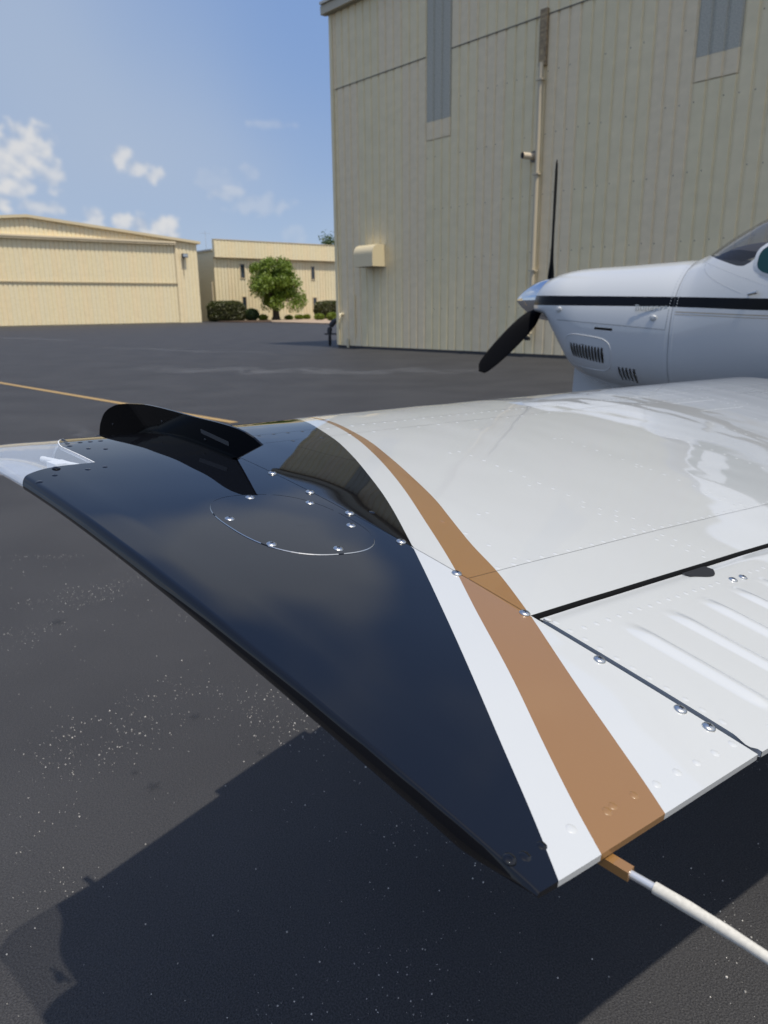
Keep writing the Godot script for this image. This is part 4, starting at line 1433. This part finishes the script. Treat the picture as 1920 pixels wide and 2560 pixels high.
func build_fuselage(t: Node3D) -> void:
	var white := mat("white_paint")
	var stripe := plain("stripe_black", srgb(0.003, 0.003, 0.004), 0.25)
	stripe.metallic_specular = 0.3
	var top := func(a): return body_top(a)
	var low := func(a): return body_low(a)
	var s_up := func(a): return minf(stripe_top(a), body_top(a))
	var s_dn := func(a): return maxf(stripe_low(a), body_low(a))
	# cowling
	var cowl := skin("engine_cowling", t, 0.03, 1.279, 60, s_up, top, 20, white, 1)
	cowl_side(cowl, white)
	skin("black_stripe", cowl, 0.03, 1.279, 30, s_dn, s_up, 3, stripe)
	# nose plate with the cooling intakes
	var st := begin()
	for k in 32:
		var z0 := mix(body_low(0.03), body_top(0.03), k / 32.0)
		var z1 := mix(body_low(0.03), body_top(0.03), (k + 1) / 32.0)
		face(st, body(0.03, z0, 1), body(0.03, z1, 1), body(0.03, z1, -1), body(0.03, z0, -1), forward)
	part("nose_plate", st.commit(), white, cowl)
	# cabin
	var roof := func(a): return minf(body_top(a), glass_foot(a))
	var cab := skin("cabin", t, 1.283, 7.0, 150, s_up, roof, 20, white, 1)
	skin("cabin_side", cab, 1.283, 7.0, 60, low, s_dn, 20, white, -1)
	skin("black_stripe", cab, 1.283, 7.0, 40, s_dn, s_up, 3, stripe)
	st = begin()
	for side in [1.0, -1.0]:
		lattice(st, 30, 2, func(u, v):
			var aa := mix(1.272, 1.290, v)
			return body(aa, mix(body_low(aa), body_top(aa) - 0.004, u), side, -0.005) - Vector3.UP * 0.004,
			func(_p, _u, _v): return -inboard * side + Vector3.UP * 0.2)
	part("bulkhead_band", st.commit(), plain("seam_grey", srgb(0.3, 0.31, 0.32), 0.6), cab)
	var tint := plain("tinted_glass", Color(0.35, 0.34, 0.33, 0.25), 0.02)
	tint.transparency = BaseMaterial3D.TRANSPARENCY_ALPHA
	skin("windscreen", t, 1.337, 2.119, 60, func(a): return minf(body_top(a), glass_foot(a)), top, 16, tint, 1)
	# dark interior below the glass
	st = begin()
	lattice(st, 20, 16, func(u, v):
		var a := mix(1.41, 2.5, v)
		var yy := mix(-0.40, 0.40, u) * smoothstep(-0.5, 0.35, v)
		return hub - forward * a - inboard * yy + Vector3.UP * (curve_at([1.35, 1.40, 1.467, 1.525, 1.6, 1.675, 1.9, 2.5], [0.17, 0.20, 0.235, 0.262, 0.284, 0.292, 0.292, 0.20], a) * pow(maxf(1.0 - pow(absf(yy) / 0.47, 5.0), 0.0), 0.5) + 0.002),
		func(_p, _u, _v): return Vector3.UP)
	part("instrument_cowl", st.commit(), plain("cabin_dark", srgb(0.03, 0.03, 0.035), 0.8), cab)
	st = begin()
	for s in [0.24, -0.24]:
		box(st, hub - forward * 2.75 - inboard * s + Vector3.UP * 0.1, forward * 0.07, Vector3.UP * 0.34, inboard * 0.2)
	part("seats", st.commit(), plain("seat_grey", srgb(0.12, 0.115, 0.11), 0.8), cab)
	# side window in its white rim
	st = begin()
	var gs := begin()
	for s in [1.0, -1.0]:
		var pr: Array = []
		for i in 40:
			var a := TAU * i / 40.0
			var r := pow(pow(absf(cos(a)), 3.2) + pow(absf(sin(a)), 3.2), -1.0 / 3.2)
			pr.append([2.235 + 0.475 * r * cos(a), 0.175 + 0.135 * r * sin(a), 2.235 + 0.45 * r * cos(a), 0.175 + 0.115 * r * sin(a)])
		for i in 40:
			var p = pr[i]
			var q = pr[(i + 1) % 40]
			face(st, body(p[0], p[1], s, 0.001), body(q[0], q[1], s, 0.001), body(q[2], q[3], s, 0.008), body(p[2], p[3], s, 0.008), -inboard * s + Vector3.UP * 0.1)
			face(gs, body(p[2], p[3], s, 0.006), body(q[2], q[3], s, 0.006), body(2.235, q[3], s, 0.006), body(2.235, p[3], s, 0.006), -inboard * s + Vector3.UP * 0.1)
	var win := part("side_window", st.commit(), white, cab)
	win.set_meta("label", "rounded side window with a raised white rim")
	part_into(cab, "window_glass", gs, plain("green_glass", srgb(0.006, 0.035, 0.034), 0.03))
	# window vent handle
	st = begin()
	tube(st, [body(1.77, -0.03, 1, 0.006), body(1.83, -0.018, 1, 0.03)], [0.008, 0.010], 8)
	part("vent_handle", st.commit(), mat("steel"), cab)
	# thin lines of trim under the stripe
	st = begin()
	for q in [[-0.028, 0.006], [-0.045, 0.004]]:
		for k in 40:
			var a := mix(1.30, 3.4, k / 40.0)
			var b := mix(1.30, 3.4, (k + 1) / 40.0)
			face(st, body(a, stripe_low(a) + q[0], 1, 0.0008), body(b, stripe_low(b) + q[0], 1, 0.0008), body(b, stripe_low(b) + q[0] - q[1], 1, 0.0008), body(a, stripe_low(a) + q[0] - q[1], 1, 0.0008), -inboard)
	part("pinstripe", st.commit(), plain("pin_tan", srgb(0.33, 0.28, 0.2), 0.4), cab)
	# panel lines of the cowling: shallow strips in shadow gaps
	st = begin()
	var path := [[0.344, -0.185], [0.6, -0.202], [0.9, -0.222], [1.25, -0.247], [1.252, -0.18], [1.254, -0.11]]
	for k in path.size() - 1:
		for m in 8:
			var f0 := m / 8.0
			var f1 := (m + 1) / 8.0
			var a: float = mix(path[k][0], path[k + 1][0], f0); var za: float = mix(path[k][1], path[k + 1][1], f0)
			var b: float = mix(path[k][0], path[k + 1][0], f1); var zb: float = mix(path[k][1], path[k + 1][1], f1)
			var dx := 0.004 if k > 2 else 0.0
			var dz := 0.0 if k > 2 else 0.004
			face(st, body(a, za, 1, 0.0006), body(b, zb, 1, 0.0006), body(b + dx, zb - dz, 1, 0.0006), body(a + dx, za - dz, 1, 0.0006), -inboard)
	part("panel_gap", st.commit(), plain("gap_grey", srgb(0.16, 0.165, 0.17), 0.6), cowl)
	# raised plate behind the louvres
	st = begin()
	var plate: Array = []
	for i in 40:
		var a := TAU * i / 40.0
		var r := pow(pow(absf(cos(a)), 4.0) + pow(absf(sin(a)), 4.0), -0.25)
		var px := 0.63 + 0.215 * r * cos(a)
		plate.append([px, -0.42 - 0.11 * (px - 0.63) + 0.125 * r * sin(a), 0.63 + 0.21 * r * cos(a), -0.42 - 0.11 * (px - 0.63) + 0.121 * r * sin(a)])
	for i in 40:
		var p = plate[i]
		var q = plate[(i + 1) % 40]
		face(st, body(p[0], p[1], 1, -0.0005), body(q[0], q[1], 1, -0.0005), body(q[2], q[3], 1, 0.004), body(p[2], p[3], 1, 0.004), -inboard)
		var c0 := Vector2(p[2], p[3]).lerp(Vector2(0.63, -0.42), 0.05)
		var c1 := Vector2(q[2], q[3]).lerp(Vector2(0.63, -0.42), 0.05)
		face(st, body(p[2], p[3], 1, 0.004), body(q[2], q[3], 1, 0.004), body(c1.x, c1.y, 1, -0.0005), body(c0.x, c0.y, 1, -0.0005), -inboard)
	part("louvre_surround", st.commit(), white, cowl)
	louvres(cowl, [0.47, -0.352], [0.775, -0.381], [0.78, -0.497], [0.492, -0.452], 11, 0.0)
	louvres(cowl, [0.885, -0.509], [1.035, -0.522], [1.04, -0.622], [0.90, -0.604], 5, 0.0)
	# rivets along the seams of cowling and cabin
	st = begin()
	for k in 46:
		var za := mix(-0.62, 0.19, k / 45.0)
		dome(st, body(1.305, za, 1, -0.0003), -inboard, 0.0042, 0.0018, 6, 2)
		dome(st, body(1.255, za, 1, -0.0003), -inboard, 0.0042, 0.0018, 6, 2)
	for k in 26:
		var aa := mix(1.36, 1.86, k / 25.0)
		dome(st, body(aa, mix(0.20, 0.02, k / 25.0), 1, -0.0003), -inboard, 0.0042, 0.0018, 6, 2)
		dome(st, body(mix(1.42, 1.72, k / 25.0), mix(0.16, -0.02, pow(k / 25.0, 0.6)), 1, -0.0003), -inboard, 0.0042, 0.0018, 6, 2)
	for k in 22:
		var aa := mix(0.40, 1.24, k / 21.0)
		dome(st, body(aa, -0.20 - 0.06 * (aa - 0.4), 1, -0.0003), -inboard, 0.004, 0.0018, 6, 2)
	var rv := part("rivets", st.commit(), white, cab)
	rv.set_meta("kind", "stuff")
	# latches and lettering
	for q in [[0.36, -0.112], [1.155, -0.172]]:
		st = begin()
		dome(st, body(q[0], q[1], 1, 0.0), -inboard, 0.022, 0.014, 14, 4)
		box(st, body(q[0], q[1] + 0.004, 1, 0.008), forward * 0.024, Vector3.UP * 0.007, inboard * 0.006)
		part("cowl_latch", st.commit(), white, cowl)
	var tm := TextMesh.new()
	tm.text = "Bonanza"
	var font := SystemFont.new()
	font.font_names = PackedStringArray(["Droid Serif"])
	font.font_italic = true
	tm.font = font
	tm.font_size = 64
	tm.pixel_size = 0.0009
	tm.depth = 0.006
	var script := part("name_script", tm, mat("chrome"), cowl, true)
	var c := body(1.13, -0.105, 1, 0.008)
	var zx := -inboard
	var xx := -forward
	script.transform = Transform3D(Basis(xx, Vector3.UP, xx.cross(Vector3.UP)), c)

func part_into(parent: Node3D, called: String, st: SurfaceTool, m: Material) -> void:
	part(called, st.commit(), m, parent)

const LOUVRE_BOXES := [[0.47, -0.352, 0.775, -0.381, 0.78, -0.497, 0.492, -0.452], [0.885, -0.509, 1.035, -0.522, 1.04, -0.622, 0.90, -0.604], [0.69, -0.238, 0.845, -0.245, 0.845, -0.262, 0.69, -0.256]]

func in_louvre(a: float, z: float) -> bool:
	for q in LOUVRE_BOXES:
		var inside := true
		for k in 4:
			var p := Vector2(q[k * 2], q[k * 2 + 1])
			var n := Vector2(q[(k * 2 + 2) % 8], q[(k * 2 + 3) % 8])
			if (n - p).cross(Vector2(a, z) - p) > 0.0:
				inside = false
		if inside:
			return true
	return false

func cowl_side(cowl: Node3D, m: Material) -> void:
	# the lower cowling, open behind its louvres
	var st := begin()
	for side in [1.0, -1.0]:
		var nu := 110 if side > 0 else 24
		var nv := 230 if side > 0 else 50
		var pts: Array = []
		for j in nv + 1:
			for i in nu + 1:
				var a := mix(0.03, 1.279, float(j) / nv)
				var z := mix(body_low(a), maxf(stripe_low(a), body_low(a)), 1.0 - cos(float(i) / nu * PI / 2))
				pts.append([body(a, z, side), a, z])
		var w := nu + 1
		var nn: Array = []
		for j in nv + 1:
			for i in nu + 1:
				var du: Vector3 = pts[j * w + mini(i + 1, nu)][0] - pts[j * w + maxi(i - 1, 0)][0]
				var dv: Vector3 = pts[mini(j + 1, nv) * w + i][0] - pts[maxi(j - 1, 0) * w + i][0]
				var n := du.cross(dv).normalized()
				if n.dot(-inboard * side - Vector3.UP * 0.3) < 0.0:
					n = -n
				nn.append(n)
		for j in nv:
			for i in nu:
				var k := j * w + i
				if side > 0 and in_louvre((pts[k][1] + pts[k + w + 1][1]) / 2, (pts[k][2] + pts[k + w + 1][2]) / 2):
					continue
				tri(st, pts[k][0], pts[k + 1][0], pts[k + w + 1][0], nn[k], nn[k + 1], nn[k + w + 1])
				tri(st, pts[k][0], pts[k + w + 1][0], pts[k + w][0], nn[k], nn[k + w + 1], nn[k + w])
	part("cowling_side", st.commit(), m, cowl)

func louvres(cowl: Node3D, a: Array, b: Array, c: Array, d: Array, n: int, lift: float) -> void:
	var at := func(u: float, v: float, l: float) -> Vector3:
		var p0 := Vector2(a[0], a[1]).lerp(Vector2(b[0], b[1]), u)
		var p1 := Vector2(d[0], d[1]).lerp(Vector2(c[0], c[1]), u)
		var p := p0.lerp(p1, v)
		return body(p.x, p.y, 1, l)
	var st: SurfaceTool
	for k in n:
		st = begin()
		var u0 := (k - 0.15) / n
		var u1 := (k + 0.42) / n
		for m in 6:
			var v0 := m / 6.0
			var v1 := (m + 1) / 6.0
			var h0 := 0.012 * sqrt(maxf(0.0, sin(PI * v0)))
			var h1 := 0.012 * sqrt(maxf(0.0, sin(PI * v1)))
			face(st, at.call(u0, v0, lift + 0.001), at.call(u1, v0, lift + 0.001 + h0), at.call(u1, v1, lift + 0.001 + h1), at.call(u0, v1, lift + 0.001), -inboard)
		part("louvre", st.commit(), mat("white_paint"), cowl)

func build_propeller(t: Node3D) -> void:
	var eye := hub - Vector3.UP * 0.035
	var st := begin()
	var tip := eye + forward * 0.35
	var pts: Array = []
	var rad: Array = []
	for k in 13:
		var u := k / 12.0
		pts.append(eye + forward * (0.36 * (1.0 - u) - 0.02))
		rad.append(0.005 + 0.165 * pow(sin(u * PI / 2), 0.82))
	lattice(st, 32, 20, func(u, v):
		var r := 0.004 + 0.166 * pow(sin(v * PI / 2), 0.85)
		var a: float = u * TAU
		return eye + forward * (0.355 * (1.0 - v) - 0.03) + inboard * cos(a) * r + Vector3.UP * sin(a) * r,
		func(p, _u, _v): return p - eye + forward * 0.05)
	var prop := part("propeller", st.commit(), mat("chrome"), t)
	st = begin()
	tube(st, [eye - forward * 0.03, eye - forward * 0.045], [0.172, 0.172], 32)
	part("back_plate", st.commit(), mat("aluminium"), prop)
	for b in 3:
		var ang := deg_to_rad(0.6 - 120.0 * b)
		var dir := inboard * sin(ang) + Vector3.UP * cos(ang)
		var tang := inboard * cos(ang) - Vector3.UP * sin(ang)
		st = begin()
		lattice(st, 16, 30, func(u, v):
			var r := mix(0.10, 1.065, v)
			var half := 0.5 * curve_at([0.10, 0.18, 0.3, 0.5, 0.75, 0.97, 1.04, 1.065], [0.055, 0.062, 0.125, 0.152, 0.146, 0.112, 0.075, 0.012], r)
			var pitch := deg_to_rad(curve_at([0.1, 0.3, 0.6, 1.05], [46.0, 36.0, 27.0, 21.0], r))
			var thick := curve_at([0.10, 0.2, 0.3, 0.6, 1.045], [0.055, 0.05, 0.030, 0.016, 0.006], r) * 0.5
			var ch := tang * cos(pitch) + forward * sin(pitch)
			var nn := forward * cos(pitch) - tang * sin(pitch)
			var a: float = u * TAU
			return eye - forward * 0.0 + dir * r + ch * half * cos(a) + nn * thick * sin(a),
			func(p, _u, v): return p - (eye + dir * mix(0.10, 1.04, v)))
		part("blade", st.commit(), mat("propeller_black"), prop)

func build_gear(t: Node3D) -> void:
	var st := begin()
	var n := hub - forward * 0.55
	# nose leg door
	for s in [1.0]:
		var a := n - inboard * 0.10
		face(st, a + forward * 0.22 + Vector3.UP * -0.52, a - forward * 0.5 + Vector3.UP * -0.62, a - forward * 0.42 + Vector3.UP * -1.0, a + forward * 0.24 + Vector3.UP * -1.0, -inboard)
		face(st, a + forward * 0.22 + Vector3.UP * -0.52 + inboard * 0.008, a - forward * 0.5 + Vector3.UP * -0.62 + inboard * 0.008, a - forward * 0.42 + Vector3.UP * -1.0 + inboard * 0.008, a + forward * 0.24 + Vector3.UP * -1.0 + inboard * 0.008, inboard)
	part("nose_gear_door", st.commit(), mat("white_paint"), t)
	var legs := [[hub - forward * 0.62, -0.6, 0.19], [hub - forward * 2.2 - inboard * 1.35, -0.72, 0.22], [hub - forward * 2.2 + inboard * 1.35, -0.72, 0.22]]
	for q in legs:
		st = begin()
		var c: Vector3 = q[0]
		var foot := Vector3(c.x, q[2], c.z)
		tube(st, [c + Vector3.UP * q[1], foot + Vector3.UP * 0.1, foot], [0.04, 0.035, 0.03], 10)
		tube(st, [foot - inboard * 0.08, foot + inboard * 0.08], [0.02, 0.02], 8)
		var leg := part("landing_gear_leg", st.commit(), mat("white_paint"), t)
		st = begin()
		var R: float = q[2]
		lattice(st, 28, 12, func(u, v):
			var a: float = u * TAU
			var b: float = v * TAU
			var r := R - 0.065 + 0.065 * cos(b)
			return foot + forward * cos(a) * r + Vector3.UP * sin(a) * r + inboard * 0.07 * sin(b),
			func(p, u, _v): return p - (foot + (forward * cos(u * TAU) + Vector3.UP * sin(u * TAU)) * (R - 0.065)))
		part("tyre", st.commit(), mat("rubber"), leg)
		st = begin()
		tube(st, [foot - inboard * 0.05, foot + inboard * 0.05], [R - 0.09, R - 0.09], 16)
		part("wheel_rim", st.commit(), mat("aluminium"), leg)

# ---------------------------------------------------------------- loose grit on the asphalt
func build_grit() -> void:
	var st := begin()
	var ico: Array = []
	for k in 6:
		var d: Vector3 = [Vector3.RIGHT, Vector3.LEFT, Vector3.UP, Vector3.DOWN, Vector3.BACK, Vector3.FORWARD][k]
		ico.append(d * (0.8 + 0.25 * ((k * 37) % 5) / 5.0))
	for f in [[0, 2, 4], [0, 2, 5], [0, 3, 4], [0, 3, 5], [1, 2, 4], [1, 2, 5], [1, 3, 4], [1, 3, 5]]:
		var n: Vector3 = (ico[f[0]] + ico[f[1]] + ico[f[2]]).normalized()
		tri(st, ico[f[0]], ico[f[1]], ico[f[2]], n, n, n)
	var mm := MultiMesh.new()
	mm.transform_format = MultiMesh.TRANSFORM_3D
	mm.use_colors = true
	mm.mesh = st.commit()
	var field := FastNoiseLite.new()
	field.seed = 77
	field.frequency = 1.3
	field.fractal_octaves = 3
	var list: Array = []
	var tries := 0
	while list.size() < 6000 and tries < 400000:
		tries += 1
		var p := Vector3(rng.randf_range(-2.6, 2.2), 0, rng.randf_range(-4.2, -0.6))
		var g := field.get_noise_2d(p.x, p.z)
		if rng.randf() > 0.55 * pow(clampf(g * 1.8 + 0.16, 0.0, 1.0), 2.6) + 0.022:
			continue
		var big := rng.randf()
		var s := mix(0.0010, 0.0030, pow(big, 3.0)) if big < 0.985 else rng.randf_range(0.0030, 0.0046)
		list.append(Transform3D(Basis.from_euler(Vector3(rng.randf(), rng.randf() * TAU, rng.randf())) * s, p + Vector3.UP * s * 0.4))
	mm.instance_count = list.size()
	for k in list.size():
		mm.set_instance_transform(k, list[k])
		var v := rng.randf_range(0.25, 0.85)
		mm.set_instance_color(k, Color(v, v * 0.95, v * 0.87))
	var o := MultiMeshInstance3D.new()
	o.name = "loose_grit"
	o.multimesh = mm
	var m := plain("grit", Color.WHITE, 0.8)
	m.vertex_color_use_as_albedo = true
	o.material_override = m
	add_child(o, true)
	o.set_meta("kind", "stuff")
	tag(o, "pale loose grit scattered over the dark asphalt below the wing tip", "grit")
